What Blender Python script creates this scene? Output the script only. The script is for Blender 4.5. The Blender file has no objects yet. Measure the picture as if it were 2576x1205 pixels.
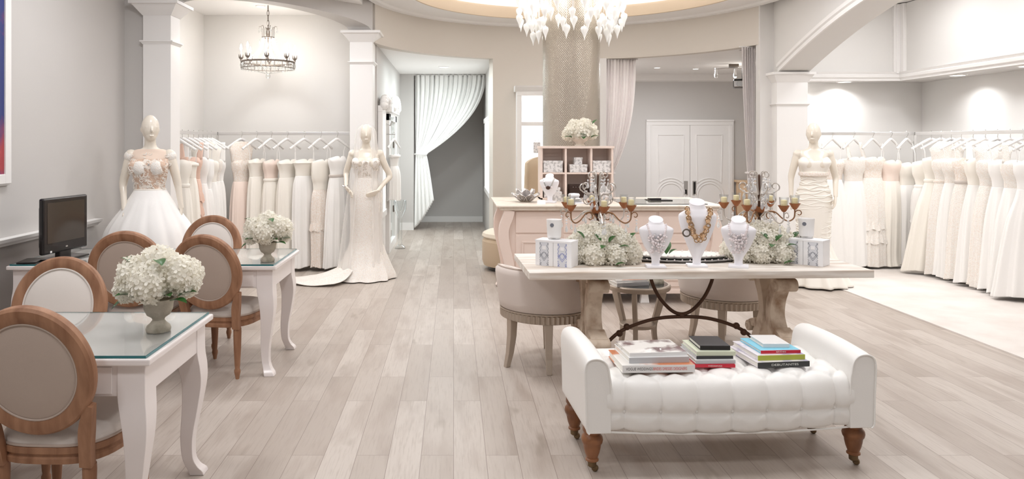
import bpy, bmesh, math, random
from math import sin, cos, pi, sqrt, radians as R
from mathutils import Vector, Matrix
S = bpy.context.scene
COL = S.collection
random.seed(7)

# ------------------------------------------------------------ camera, light, exposure
F = 1850.0                                  # focal length in pixels of the 2576-pixel-wide frame
cd = bpy.data.cameras.new('camera'); cam = bpy.data.objects.new('camera', cd); COL.objects.link(cam)
cam.location = (0, 0, 1.6); cam.rotation_euler = (pi/2, 0, 0)
cd.sensor_width = 36; cd.lens = 36*F/2576
cd.shift_x = (1288-1141)/2576; cd.shift_y = (356-602.5)/2576
cd.clip_start = .05; cd.clip_end = 100
S.camera = cam
S.view_settings.view_transform = 'Standard'; S.view_settings.look = 'None'
S.view_settings.gamma = 1; S.view_settings.use_curve_mapping = False
S.view_settings.exposure = 0.1

wd = bpy.data.worlds.new('fill_world'); S.world = wd; wd.use_nodes = True
wd.node_tree.nodes['Background'].inputs[0].default_value = (.97, 1, 1.02, 1)
wd.node_tree.nodes['Background'].inputs[1].default_value = 0.22   # added even fill, entering where the room is left open behind the camera

def area(name, loc, size, power, col=(.965, .985, 1.03), rot=(0, 0, 0), shape='DISK', sy=None, parent=None, spread=180):
    d = bpy.data.lights.new(name, 'AREA'); d.shape = shape; d.size = size
    if sy: d.size_y = sy
    d.energy = power; d.color = col; d.spread = R(spread)
    o = bpy.data.objects.new(name, d); COL.objects.link(o); o.location = loc; o.rotation_euler = rot
    if parent: o.parent = parent
    return o
def point(name, loc, power, r=.03, col=(1, .95, .88), parent=None):
    d = bpy.data.lights.new(name, 'POINT'); d.energy = power; d.shadow_soft_size = r; d.color = col
    o = bpy.data.objects.new(name, d); COL.objects.link(o); o.location = loc
    if parent: o.parent = parent
    return o
P_CEIL = 18
# added fill lights overhead, out of view, each given a made-up round fixture
CEIL_FILLS = [(-2.2, 1.0), (0, 1.0), (2.4, 1.0), (-2.2, 3.2), (0.2, 3.4), (2.6, 3.2), (-2.1, 5.4), (-.2, 5.8), (2.9, 5.4), (3.0, 7.1), (-.9, 7.6)]
RIGHT_FILLS = [(5.0, 5.0), (5.0, 6.8), (4.9, 8.1)]
for (x, y) in CEIL_FILLS: area('overhead_fill', (x, y, 3.325), .5, P_CEIL)
for (x, y) in RIGHT_FILLS: area('overhead_fill', (x, y, 3.325), .5, 12, (.97, .985, 1.02))
area('alcove_beam', (-2.15, 8.2, 3.2), .5, 20, (.96, .985, 1.03))
area('corridor_beam', (-.16, 12.0, 2.79), .25, 18, (.88, 1, 1.04))
area('corridor_beam', (-.16, 10.6, 2.79), .25, 16, (.88, 1, 1.04))
for x in (2.5, 3.2, 3.9): area('back_room_fill', (x, 11.7, 2.79), .2, 15, (.97, .985, 1.02))  # added fill over the back room, set forward to brighten its curtains
# cove lights hidden behind the dome's lip, shining up
for k in range(8):
    a = k*pi/4
    area('cove_beam', (1.45+1.9*sin(a), 8.47+1.9*cos(a), 3.56), .5, 8, (.98, .98, 1), (pi, 0, 0))

# ------------------------------------------------------------ materials
MATS = {}
def mat(name, col, rough=.6, metal=0, spec=.5, trans=0, ior=1.45, emit=None, es=1, bump=None, var=None, sheen=0, alpha=1, coat=0, cells=None, sss=0):
    """col is sRGB 0-255. bump=(scale, strength[,stretch]); var=(scale, second colour sRGB, lo, hi[,stretch])"""
    if name in MATS: return MATS[name]
    def lin(c): return tuple((v/255/12.92 if v/255 <= .04045 else ((v/255+.055)/1.055)**2.4) for v in c)+(1,)
    m = bpy.data.materials.new(name); m.use_nodes = True; MATS[name] = m
    nt = m.node_tree; b = nt.nodes['Principled BSDF']; N = nt.nodes.new; L = nt.links.new
    b.inputs['Base Color'].default_value = lin(col); b.inputs['Roughness'].default_value = rough
    b.inputs['Metallic'].default_value = metal; b.inputs['Specular IOR Level'].default_value = spec
    b.inputs['Transmission Weight'].default_value = trans; b.inputs['IOR'].default_value = ior
    b.inputs['Sheen Weight'].default_value = sheen; b.inputs['Alpha'].default_value = alpha
    b.inputs['Coat Weight'].default_value = coat
    if emit: b.inputs['Emission Color'].default_value = lin(emit); b.inputs['Emission Strength'].default_value = es
    tc = None
    def coords(stretch):
        nonlocal tc
        if tc is None: tc = N('ShaderNodeTexCoord')
        mp = N('ShaderNodeMapping'); mp.inputs['Scale'].default_value = stretch or (1, 1, 1)
        L(tc.outputs['Object'], mp.inputs['Vector']); return mp.outputs['Vector']
    if var:
        nz = N('ShaderNodeTexNoise'); nz.inputs['Scale'].default_value = var[0]; nz.inputs['Detail'].default_value = 6
        L(coords(var[4] if len(var) > 4 else None), nz.inputs['Vector'])
        mr = N('ShaderNodeMapRange'); mr.inputs[1].default_value = var[2]; mr.inputs[2].default_value = var[3]
        L(nz.outputs[0], mr.inputs[0])
        mx = N('ShaderNodeMix'); mx.data_type = 'RGBA'
        mx.inputs[6].default_value = lin(col); mx.inputs[7].default_value = lin(var[1])
        L(mr.outputs[0], mx.inputs[0]); L(mx.outputs[2], b.inputs['Base Color'])
    if bump:
        nz = N('ShaderNodeTexVoronoi' if cells else 'ShaderNodeTexNoise'); nz.inputs['Scale'].default_value = bump[0]
        if not cells: nz.inputs['Detail'].default_value = 5
        L(coords(bump[2] if len(bump) > 2 else None), nz.inputs['Vector'])
        bp = N('ShaderNodeBump'); bp.inputs['Strength'].default_value = bump[1]; bp.inputs['Distance'].default_value = .01
        L(nz.outputs[0], bp.inputs['Height']); L(bp.outputs[0], b.inputs['Normal'])
    return m

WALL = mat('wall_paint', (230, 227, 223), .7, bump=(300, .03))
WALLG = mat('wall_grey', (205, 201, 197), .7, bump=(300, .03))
WALLT = mat('rotunda_paint', (220, 212, 202), .7, bump=(300, .03))
WAIN = mat('wainscot_grey', (150, 143, 138), .6, bump=(300, .03))
WHITE = mat('white_trim', (242, 239, 236), .45)
CEILM = mat('ceiling_white', (244, 241, 238), .8)
LIPM = mat('dome_lip', (214, 194, 168), .6)
DESKW = mat('desk_white', (243, 234, 230), .38, coat=.2)
OAK = mat('limed_oak', (172, 128, 98), .5, bump=(60, .12, (1, 1, .12)), var=(22, (130, 88, 62), .35, .75, (1, 1, .15)))
LINEN = mat('linen_taupe', (190, 172, 159), .85, bump=(500, .12), sheen=.1)
LINENL = mat('linen_light', (228, 219, 211), .85, bump=(500, .12))
IVORY = mat('ivory_fabric', (250, 244, 234), .75, bump=(90, .06), sheen=.1)
IVORYW = mat('white_tulle', (251, 248, 244), .85, bump=(160, .1), sheen=.1)
BLUSH = mat('blush_satin', (248, 229, 217), .4, bump=(30, .1), sheen=.1)
BLUSHD = mat('rose_satin', (236, 202, 184), .35, bump=(20, .15))
CHAMP = mat('champagne_lace', (243, 228, 214), .8, bump=(140, .3), var=(75, (251, 244, 237), .40, .62), cells=1)
LACE = mat('ivory_lace', (250, 245, 238), .8, bump=(130, .35), var=(80, (246, 236, 226), .45, .62), cells=1)
NUDE = mat('nude_lace', (222, 192, 170), .8, bump=(70, .4), var=(26, (248, 236, 224), .47, .56), cells=1)
MANQ = mat('mannequin_cream', (238, 228, 213), .28, coat=.3)
CHROME = mat('chrome', (216, 215, 214), .22, 1)
RAILM = mat('rail_steel', (226, 224, 222), .38, .85)
IRON = mat('iron_brown', (86, 62, 48), .45, .6, bump=(80, .15))
BRONZE = mat('pewter_bronze', (122, 112, 103), .4, .7)
SILVSC = mat('silvered_iron', (206, 199, 192), .28, .75, bump=(120, .1))
RUST = mat('copper_leaf', (160, 102, 66), .45, .5, bump=(90, .2))
SILVERG = mat('antique_silver', (192, 178, 163), .42, .55, bump=(120, .15))
def _thin():
    m = bpy.data.materials.new('crystal_glass'); m.use_nodes = True; nt = m.node_tree; N = nt.nodes.new; L = nt.links.new
    for n in list(nt.nodes):
        if n.type == 'BSDF_PRINCIPLED': nt.nodes.remove(n)
    out = nt.nodes['Material Output']
    g = N('ShaderNodeBsdfGlossy'); g.inputs['Roughness'].default_value = .08
    t = N('ShaderNodeBsdfTransparent'); t.inputs[0].default_value = (.97, .98, .98, 1)
    lw = N('ShaderNodeLayerWeight'); lw.inputs['Blend'].default_value = .35
    mx = N('ShaderNodeMixShader'); L(lw.outputs['Facing'], mx.inputs[0]); L(t.outputs[0], mx.inputs[1]); L(g.outputs[0], mx.inputs[2])
    L(mx.outputs[0], out.inputs[0]); return m
CRYS = _thin()
GLASS = mat('glass_top', (250, 254, 253), .02, trans=1, ior=1.25)
GLEDGE = mat('glass_edge_teal', (60, 120, 124), .08)
FROST = mat('frosted_glass', (246, 243, 240), .4, sss=.2)
BULB = mat('bulb_glow', (255, 250, 240), emit=(255, 244, 226), es=9)
LAMPD = mat('lamp_glow', (255, 255, 255), emit=(255, 252, 246), es=5)
LITP = mat('backlit_panel', (255, 255, 255), emit=(250, 252, 255), es=1.05)
CANDLE = mat('candle_wax', (250, 236, 196), .5, emit=(255, 226, 150), es=.12)
BLACK = mat('black_plastic', (26, 22, 22), .25, coat=.3)
SCREEN = mat('tv_screen', (66, 58, 50), .12, spec=.7)
STONE = mat('urn_stone', (196, 188, 172), .85, bump=(45, .5), var=(14, (150, 142, 124), .45, .7))
LEAF = mat('leaf_green', (44, 84, 40), .4, var=(30, (74, 122, 54), .4, .7))
LEATHER = mat('bench_leather', (246, 243, 238), .42, bump=(260, .06))
TURN = mat('turned_walnut', (150, 100, 66), .35, bump=(40, .08, (1, 1, .2)), var=(18, (106, 66, 40), .4, .75, (1, 1, .2)))
BRASS = mat('aged_brass', (120, 100, 74), .35, .8)
TABLEW = mat('whitewashed_wood', (240, 233, 224), .7, bump=(16, .3, (.12, 1, 1)), var=(9, (184, 160, 138), .45, .78, (.18, 1.6, 2.2)))
TRESW = mat('worn_wood', (222, 204, 184), .75, bump=(26, .5, (1, 1, .3)), var=(9, (168, 138, 112), .46, .7))
COUNT = mat('counter_blush', (244, 224, 212), .4, coat=.15)
COUNTT = mat('counter_top', (238, 226, 212), .45, var=(12, (216, 200, 182), .5, .75))
BARREL = mat('barrel_linen', (226, 213, 204), .85, bump=(420, .12), sheen=.1)
TANF = mat('tan_velvet', (206, 184, 156), .8, bump=(300, .08), sheen=.15)
CARPET = mat('cream_carpet', (240, 232, 225), .95, bump=(260, .5), var=(3, (230, 220, 212), .4, .7))
BUST = mat('white_leatherette', (247, 244, 247), .5)
PEARL = mat('pearl', (240, 228, 228), .18, coat=.5)
BEADG = mat('gold_beads', (226, 186, 146), .2, .2, coat=.4)
def soft(name, col, k):
    m = mat(name, col, .85, bump=(240, .05)); nt = m.node_tree; b = nt.nodes['Principled BSDF']
    t = nt.nodes.new('ShaderNodeBsdfTranslucent'); t.inputs[0].default_value = b.inputs['Base Color'].default_value
    mx = nt.nodes.new('ShaderNodeMixShader'); mx.inputs[0].default_value = k
    nt.links.new(b.outputs[0], mx.inputs[1]); nt.links.new(t.outputs[0], mx.inputs[2]); nt.links.new(mx.outputs[0], nt.nodes['Material Output'].inputs[0]); return m
CURT = mat('white_curtain', (247, 246, 243), .85, bump=(240, .05))
PETAL = soft('white_petal', (255, 251, 240), .34)
SHEER = soft('sheer_curtain', (252, 248, 246), .45)
BOXW = mat('box_white', (247, 245, 245), .6)
GREYP = mat('grey_print', (120, 122, 130), .6)
BLUEP = mat('blue_print', (112, 124, 190), .6)
PALEP = mat('pale_print', (222, 222, 226), .6)
PAGES = mat('book_pages', (240, 236, 228), .8)
WOODT = mat('tan_cabinet', (226, 196, 162), .5, var=(12, (206, 172, 136), .4, .7, (1, 1, .2)))
MIRROR = mat('mirror', (226, 234, 234), .03, 1)

def column_material():
    m = mat('column_weave', (180, 170, 156), .24, .5)
    nt = m.node_tree; N = nt.nodes.new; L = nt.links.new; b = nt.nodes['Principled BSDF']
    tc = N('ShaderNodeTexCoord'); mp = N('ShaderNodeMapping'); mp.inputs['Scale'].default_value = (1, 1, 1)
    sx = N('ShaderNodeSeparateXYZ'); L(tc.outputs['Object'], sx.inputs[0])
    at = N('ShaderNodeMath'); at.operation = 'ARCTAN2'; L(sx.outputs[1], at.inputs[0]); L(sx.outputs[0], at.inputs[1])
    mu = N('ShaderNodeMath'); mu.operation = 'MULTIPLY'; mu.inputs[1].default_value = .34; L(at.outputs[0], mu.inputs[0])
    cb = N('ShaderNodeCombineXYZ'); L(mu.outputs[0], cb.inputs[0]); L(sx.outputs[2], cb.inputs[1])
    outs = []
    for ang in (.7, -.7):
        mp = N('ShaderNodeMapping'); mp.inputs['Rotation'].default_value = (0, 0, ang); L(cb.outputs[0], mp.inputs['Vector'])
        wv = N('ShaderNodeTexWave'); wv.inputs['Scale'].default_value = 17; L(mp.outputs[0], wv.inputs['Vector']); outs.append(wv)
    mm = N('ShaderNodeMath'); mm.operation = 'MULTIPLY'; L(outs[0].outputs['Fac'], mm.inputs[0]); L(outs[1].outputs['Fac'], mm.inputs[1])
    bp = N('ShaderNodeBump'); bp.inputs['Strength'].default_value = .32; bp.inputs['Distance'].default_value = .01
    L(mm.outputs[0], bp.inputs['Height']); L(bp.outputs[0], b.inputs['Normal'])
    return m
def floor_material():
    m = mat('oak_planks', (206, 192, 178), .42)
    nt = m.node_tree; N = nt.nodes.new; L = nt.links.new; b = nt.nodes['Principled BSDF']
    tc = N('ShaderNodeTexCoord'); sx = N('ShaderNodeSeparateXYZ'); L(tc.outputs['Object'], sx.inputs[0])
    cb = N('ShaderNodeCombineXYZ'); L(sx.outputs[1], cb.inputs[0]); L(sx.outputs[0], cb.inputs[1])
    br = N('ShaderNodeTexBrick'); br.offset = .37; br.offset_frequency = 2; L(cb.outputs[0], br.inputs['Vector'])
    br.inputs['Scale'].default_value = 1; br.inputs['Brick Width'].default_value = 1.25; br.inputs['Row Height'].default_value = .165
    br.inputs['Mortar Size'].default_value = .0016; br.inputs['Mortar Smooth'].default_value = .3; br.inputs['Bias'].default_value = 0
    def lin(c): return tuple(((v/255+.055)/1.055)**2.4 for v in c)+(1,)
    br.inputs['Color1'].default_value = lin(FLOOR_A); br.inputs['Color2'].default_value = lin(FLOOR_B); br.inputs['Mortar'].default_value = lin(FLOOR_M)
    def noise(sc, stretch, lo, hi, detail=7):
        mp = N('ShaderNodeMapping'); mp.inputs['Scale'].default_value = stretch; L(cb.outputs[0], mp.inputs['Vector'])
        ad = N('ShaderNodeVectorMath'); ad.operation = 'ADD'; L(mp.outputs[0], ad.inputs[0])
        sc2 = N('ShaderNodeVectorMath'); sc2.operation = 'SCALE'; sc2.inputs[3].default_value = 9; L(br.outputs['Color'], sc2.inputs[0]); L(sc2.outputs[0], ad.inputs[1])
        nz = N('ShaderNodeTexNoise'); nz.inputs['Scale'].default_value = sc; nz.inputs['Detail'].default_value = detail; L(ad.outputs[0], nz.inputs['Vector'])
        mr = N('ShaderNodeMapRange'); mr.inputs[1].default_value = lo; mr.inputs[2].default_value = hi; L(nz.outputs[0], mr.inputs[0]); return mr.outputs[0]
    def mixc(fac, a, c, k):
        mx = N('ShaderNodeMix'); mx.data_type = 'RGBA'; L(a, mx.inputs[6]); mx.inputs[7].default_value = lin(c)
        ml = N('ShaderNodeMath'); ml.operation = 'MULTIPLY'; ml.inputs[1].default_value = k; L(fac, ml.inputs[0]); L(ml.outputs[0], mx.inputs[0]); return mx.outputs[2]
    g1 = noise(1.6, (1, 5, 1), .48, .78)
    g2 = noise(6, (1, 16, 1), .5, .72)
    g3 = noise(3.2, (.8, 2.4, 1), .66, .76, 2)
    c = mixc(g1, br.outputs['Color'], (150, 132, 119), .6)
    c = mixc(g2, c, (162, 148, 136), .45)
    c = mixc(g3, c, (150, 136, 122), .55)
    L(c, b.inputs['Base Color'])
    bp = N('ShaderNodeBump'); bp.inputs['Strength'].default_value = .12; bp.inputs['Distance'].default_value = .01; bp.invert = True
    L(br.outputs['Fac'], bp.inputs['Height']); L(bp.outputs[0], b.inputs['Normal'])
    return m
FLOOR_A, FLOOR_B, FLOOR_M = (201, 190, 180), (179, 166, 155), (140, 125, 114)

# ------------------------------------------------------------ helpers
class MB:
    """collects shapes and links them as one mesh object"""
    def __init__(s): s.v = []; s.f = []; s.m = []
    def add(s, vs, fs, mi=0, M=None):
        o = len(s.v)
        for p in vs: s.v.append(tuple(M @ Vector(p)) if M else tuple(p))
        for f in fs: s.f.append([o+i for i in f]); s.m.append(mi)
        return s
    def box(s, x0, y0, z0, x1, y1, z1, mi=0, M=None):
        vs = [(x, y, z) for z in (z0, z1) for y in (y0, y1) for x in (x0, x1)]
        return s.add(vs, [(0, 2, 3, 1), (4, 5, 7, 6), (0, 1, 5, 4), (2, 6, 7, 3), (0, 4, 6, 2), (1, 3, 7, 5)], mi, M)
    def cbox(s, c, d, mi=0, M=None):
        return s.box(c[0]-d[0]/2, c[1]-d[1]/2, c[2]-d[2]/2, c[0]+d[0]/2, c[1]+d[1]/2, c[2]+d[2]/2, mi, M)
    def grid(s, fn, nu, nv, cu=False, cv=False, mi=0, M=None, capu=False):
        vs = [fn(i/(nu if cu else nu-1), j/(nv if cv else nv-1)) for j in range(nv) for i in range(nu)]
        fs = []
        for j in range(nv if cv else nv-1):
            for i in range(nu if cu else nu-1):
                a, b = i, (i+1) % nu; c, d = j % nv, (j+1) % nv
                fs.append((c*nu+a, c*nu+b, d*nu+b, d*nu+a))
        if capu:
            fs.append(tuple(range(nu))[::-1]); fs.append(tuple((nv-1)*nu+i for i in range(nu)))
        return s.add(vs, fs, mi, M)
    def lathe(s, prof, seg=24, mi=0, M=None, sx=1, sy=1, fn=None, cap=True):
        n = len(prof)
        def g(u, v):
            k = min(n-1, int(round(v*(n-1)))); r, z = prof[k]; a = u*2*pi
            if fn: r = r*fn(a, z)
            return (r*cos(a)*sx, r*sin(a)*sy, z)
        return s.grid(g, seg, n, cu=True, mi=mi, M=M, capu=cap)
    def tube(s, pts, r, seg=8, closed=False, mi=0, M=None, flat=1.0, cap=True):
        P = [Vector(p) for p in pts]; n = len(P)
        rr = r if isinstance(r, (list, tuple)) else [r]*n
        rings = []; up = None
        for i in range(n):
            t = (P[(i+1) % n]-P[i-1]) if closed else (P[min(n-1, i+1)]-P[max(0, i-1)])
            if t.length < 1e-9: t = Vector((0, 0, 1))
            t.normalize()
            if up is None:
                up = Vector((0, 0, 1)) if abs(t.z) < .9 else Vector((1, 0, 0))
            up = (up-t*up.dot(t))
            if up.length < 1e-6: up = t.orthogonal()
            up.normalize(); sd = t.cross(up)
            rings.append([tuple(P[i]+(up*cos(2*pi*k/seg)*flat+sd*sin(2*pi*k/seg))*rr[i]) for k in range(seg)])
        vs = [p for ring in rings for p in ring]; fs = []
        for i in range(n if closed else n-1):
            a = i*seg; b = ((i+1) % n)*seg
            for k in range(seg): fs.append((a+k, a+(k+1) % seg, b+(k+1) % seg, b+k))
        if not closed and cap: fs += [tuple(range(seg))[::-1], tuple((n-1)*seg+k for k in range(seg))]
        return s.add(vs, fs, mi, M)
    def prism(s, out, d0, d1, axis='y', mi=0, M=None):
        """outline (a,b) extruded along axis: y->(a,d,b), x->(d,a,b), z->(a,b,d)"""
        f = {'y': lambda a, b, d: (a, d, b), 'x': lambda a, b, d: (d, a, b), 'z': lambda a, b, d: (a, b, d)}[axis]
        n = len(out); vs = [f(a, b, d0) for a, b in out]+[f(a, b, d1) for a, b in out]
        fs = [tuple(range(n))[::-1], tuple(range(n, 2*n))]+[(i, (i+1) % n, n+(i+1) % n, n+i) for i in range(n)]
        return s.add(vs, fs, mi, M)
    def ball(s, c, r, seg=16, rings=10, mi=0, M=None, sc=(1, 1, 1)):
        def g(u, v):
            a = u*2*pi; b = (v-.5)*pi*.998
            return (c[0]+r*sc[0]*cos(b)*cos(a), c[1]+r*sc[1]*cos(b)*sin(a), c[2]+r*sc[2]*sin(b))
        return s.grid(g, seg, rings, cu=True, mi=mi, M=M, capu=True)
    def build(s, name, m, parent=None, smooth=35, bevel=0, sub=0, segs=2, loc=None, rz=0):
        me = bpy.data.meshes.new(name); me.from_pydata(s.v, [], s.f)
        ms = m if isinstance(m, (list, tuple)) else [m]
        for x in ms: me.materials.append(x)
        if len(ms) > 1: me.polygons.foreach_set('material_index', s.m)
        bm = bmesh.new(); bm.from_mesh(me); bmesh.ops.recalc_face_normals(bm, faces=bm.faces); bm.to_mesh(me); bm.free()
        if smooth:
            me.polygons.foreach_set('use_smooth', [True]*len(me.polygons))
            me.set_sharp_from_angle(angle=R(smooth))
        o = bpy.data.objects.new(name, me); COL.objects.link(o)
        if parent: o.parent = parent
        if loc: o.location = loc
        o.rotation_euler.z = rz
        if bevel:
            b = o.modifiers.new('bevel', 'BEVEL'); b.width = bevel; b.segments = segs; b.limit_method = 'ANGLE'; b.angle_limit = R(40)
        if sub:
            d = o.modifiers.new('sub', 'SUBSURF'); d.levels = sub; d.render_levels = sub
        return o
def tag(o, label, cat, group=None, kind=None):
    o['label'] = label; o['category'] = cat
    if group: o['group'] = group
    if kind: o['kind'] = kind
    return o
def thing(name, label, cat, loc=(0, 0, 0), rz=0, group=None):
    o = bpy.data.objects.new(name, None); COL.objects.link(o); o.empty_display_size = .1
    o.location = loc; o.rotation_euler.z = rz
    return tag(o, label, cat, group)
def struct(o): o['kind'] = 'structure'; return o
def kids(o): return [c for c in bpy.data.objects if c.parent == o]
def dup(o, loc=None, rz=None, label=None, group=None, parent=None):
    c = o.copy(); COL.objects.link(c)
    if parent: c.parent = parent
    if loc is not None: c.location = loc
    if rz is not None: c.rotation_euler.z = rz
    if label: c['label'] = label
    if group: c['group'] = group
    for k in kids(o): dup(k, parent=c)
    return c
def TR(x=0, y=0, z=0, rz=0, rx=0, ry=0, s=1):
    return Matrix.Translation((x, y, z)) @ Matrix.Rotation(rz, 4, 'Z') @ Matrix.Rotation(ry, 4, 'Y') @ Matrix.Rotation(rx, 4, 'X') @ Matrix.Scale(s, 4)
def smoothpts(pts, n=8):
    """Catmull-Rom through points"""
    P = [Vector(p) for p in pts]; out = []
    for i in range(len(P)-1):
        p0, p1, p2, p3 = P[max(0, i-1)], P[i], P[i+1], P[min(len(P)-1, i+2)]
        for k in range(n):
            t = k/n
            out.append(.5*((2*p1)+(p2-p0)*t+(2*p0-5*p1+4*p2-p3)*t*t+(3*p1-p0-3*p2+p3)*t**3))
    out.append(P[-1]); return out
def ribbon(pts, w, n=8):
    """2-D outline of a smooth path with varying half-width"""
    c = smoothpts([(p[0], p[1], ww) for p, ww in zip(pts, w)], n); L, Rr = [], []
    for i, p in enumerate(c):
        t = c[min(len(c)-1, i+1)]-c[max(0, i-1)]; d = Vector((t.x, t.y)); d.normalize()
        L.append((p.x-d.y*p.z, p.y+d.x*p.z)); Rr.append((p.x+d.y*p.z, p.y-d.x*p.z))
    return L, Rr
def band(mb, pts, w, d0, d1, axis='x', mi=0, n=8, M=None):
    """solid strip following a 2-D path, extruded along axis"""
    L, Q = ribbon(pts, w, n)
    f = {'y': lambda a, b, d: (a, d, b), 'x': lambda a, b, d: (d, a, b), 'z': lambda a, b, d: (a, b, d)}[axis]
    vs, fs = [], []
    for l, r in zip(L, Q): vs += [f(*l, d0), f(*r, d0), f(*r, d1), f(*l, d1)]
    for i in range(len(L)-1):
        a, b = 4*i, 4*i+4
        for k in range(4): fs.append((a+k, a+(k+1) % 4, b+(k+1) % 4, b+k))
    fs += [(3, 2, 1, 0), tuple(4*(len(L)-1)+k for k in range(4))]
    return mb.add(vs, fs, mi, M)
def spiral(c, r0, r1, a0, a1, n=18):
    return [(c[0]+(r0+(r1-r0)*k/n)*cos(a0+(a1-a0)*k/n), c[1]+(r0+(r1-r0)*k/n)*sin(a0+(a1-a0)*k/n)) for k in range(n+1)]
def text(name, s, size, m, parent, M, depth=.0004, width=None):
    cu = bpy.data.curves.new(name, 'FONT'); cu.body = s; cu.size = size; cu.extrude = depth; cu.align_x = 'CENTER'; cu.align_y = 'CENTER'
    o = bpy.data.objects.new(name, cu); COL.objects.link(o)
    me = bpy.data.meshes.new_from_object(o.evaluated_get(bpy.context.evaluated_depsgraph_get()))
    COL.objects.unlink(o); bpy.data.objects.remove(o)
    if width:
        xs = [v.co.x for v in me.vertices]; k = width/(max(xs)-min(xs))
        for v in me.vertices: v.co.x *= k
    me.transform(M); me.materials.clear(); me.materials.append(m)
    t = bpy.data.objects.new(name, me); COL.objects.link(t); t.parent = parent
    return t

# ------------------------------------------------------------ the setting
CX, CY, RR = 1.45, 8.47, 2.5
def slab(name, m, x0, y0, z0, x1, y1, z1, bevel=0): return struct(MB().box(x0, y0, z0, x1, y1, z1).build(name, m, smooth=0, bevel=bevel))
fl = MB(); fl.box(-6, -3.2, -.1, 9, 15.2, 0); struct(fl.build('floor', floor_material(), smooth=0))
slab('floor_carpet', CARPET, 4.18, 4.4, 0, 6.2, 9.72, .012)
# main ceiling with the round dome opening
def ceiling():
    mb = MB(); n = 96; vs = []; fs = []
    X0, X1, Y0, Y1 = -3.4, 6.4, -3.2, 11.2
    for k in range(n):
        a = 2*pi*k/n; dx, dy = sin(a), cos(a)
        vs.append((CX+2*dx, CY+2*dy, 3.35))
        t = min([q for q in ((X1-CX)/dx if dx > 1e-6 else 9e9, (X0-CX)/dx if dx < -1e-6 else 9e9, (Y1-CY)/dy if dy > 1e-6 else 9e9, (Y0-CY)/dy if dy < -1e-6 else 9e9)])
        vs.append((CX+t*dx, CY+t*dy, 3.35))
    for k in range(n):
        a, b = 2*k, 2*((k+1) % n); fs.append((a, a+1, b+1, b))
    # the corners the fan misses
    mb.add(vs, fs)
    for cx in (X0, X1):
        for cy in (Y0, Y1):
            near = sorted(range(n), key=lambda k: (vs[2*k+1][0]-cx)**2+(vs[2*k+1][1]-cy)**2)[:2]
            mb.add([vs[2*near[0]+1], vs[2*near[1]+1], (cx, cy, 3.35)], [(0, 1, 2)])
    o = struct(mb.build('ceiling', CEILM, smooth=0))
    s = o.modifiers.new('solid', 'SOLIDIFY'); s.thickness = .08; s.offset = -1
    for v in o.data.polygons:
        if v.normal.z > 0: v.flip()
    return o
ceiling()
def ring(name, m, prof, seg=96): return struct(MB().lathe(prof, seg, cap=False, M=TR(CX, CY, 0)).build(name, m))
ring('trim_1', CEILM, [(2.0, 3.35), (2.0, 3.335), (2.03, 3.335), (2.42, 3.335), (2.44, 3.31), (2.5, 3.30)])
ring('trim_2', LIPM, [(2.0, 3.335), (1.985, 3.34), (1.975, 3.47), (1.99, 3.50)])
ring('ceiling_dome', CEILM, [(1.99, 3.50), (2.3, 3.50), (2.3, 3.70), (2.15, 3.95), (1.7, 4.15), (1.0, 4.27), (.001, 4.3)])

def arc_wall(name, m, a0, a1, z0, z1, r0=RR, r1=RR+.14, n=24):
    mb = MB(); vs = []
    for k in range(n+1):
        a = R(a0+(a1-a0)*k/n)
        for r in (r0, r1):
            for z in (z0, z1): vs.append((CX+r*sin(a), CY+r*cos(a), z))
    fs = [(0, 1, 3, 2), (4*n, 4*n+2, 4*n+3, 4*n+1)]
    for k in range(n):
        a, b = 4*k, 4*k+4
        fs += [(a, a+1, b+1, b), (a+2, b+2, b+3, a+3), (a, b, b+2, a+2), (a+1, a+3, b+3, b+1)]
    return struct(mb.add(vs, fs).build(name, m, smooth=30))
arc_wall('wall_back', WALLT, -20.4, 17.6, 0, 2.82)
arc_wall('wall_header', WALLT, -75.5, 73.2, 2.82, 3.34, n=64)
slab('wall_return', WALL, 3.83, 9.19, 0, 4.02, 9.32, 3.34)  # paler paint stands in for the brighter light on this stretch

# left side: wall, dark panel below the ledge, pilasters, arched wall, dress alcove
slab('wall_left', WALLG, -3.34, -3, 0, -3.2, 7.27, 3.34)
slab('trim_3', WAIN, -3.2, -3, .1, -3.188, 6.3, .87)
struct(MB().prism([(-3.2, .86), (-3.165, .86), (-3.155, .875), (-3.13, .89), (-3.12, .915), (-3.2, .915)], -3, 6.55).build('trim_4', WHITE, smooth=0))
slab('baseboard_left', WHITE, -3.2, -3, 0, -3.18, 7.1, .1)
slab('wall_corner', WALLG, -3.34, 7.15, 0, -3.0, 7.27, 3.34)
def pilaster(n, x0, x1, y0, y1, top, bandz, cap_h=.13, out=.1, m=WHITE):
    struct(MB().box(x0, y0, 0, x1, y1, top).build('trim_%d' % n, m, smooth=0, bevel=.004))
    mb = MB()
    def lvl(z0, z1, e0, e1):
        vs = [(x0-e0, y0-e0, z0), (x1+e0, y0-e0, z0), (x1+e0, y1+e0, z0), (x0-e0, y1+e0, z0), (x0-e1, y0-e1, z1), (x1+e1, y0-e1, z1), (x1+e1, y1+e1, z1), (x0-e1, y1+e1, z1)]
        mb.add(vs, [(3, 2, 1, 0), (4, 5, 6, 7), (0, 1, 5, 4), (1, 2, 6, 5), (2, 3, 7, 6), (3, 0, 4, 7)])
    lvl(top-cap_h, top-.03, .004, out*.8); lvl(top-.03, top, out, out)
    lvl(bandz-.035, bandz-.012, .003, .018); lvl(bandz-.012, bandz, .024, .024)
    struct(mb.build('trim_%d' % (n+1), m, smooth=0))
pilaster(5, -3.0, -2.73, 7.1, 7.34, 2.95, 2.575)
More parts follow.
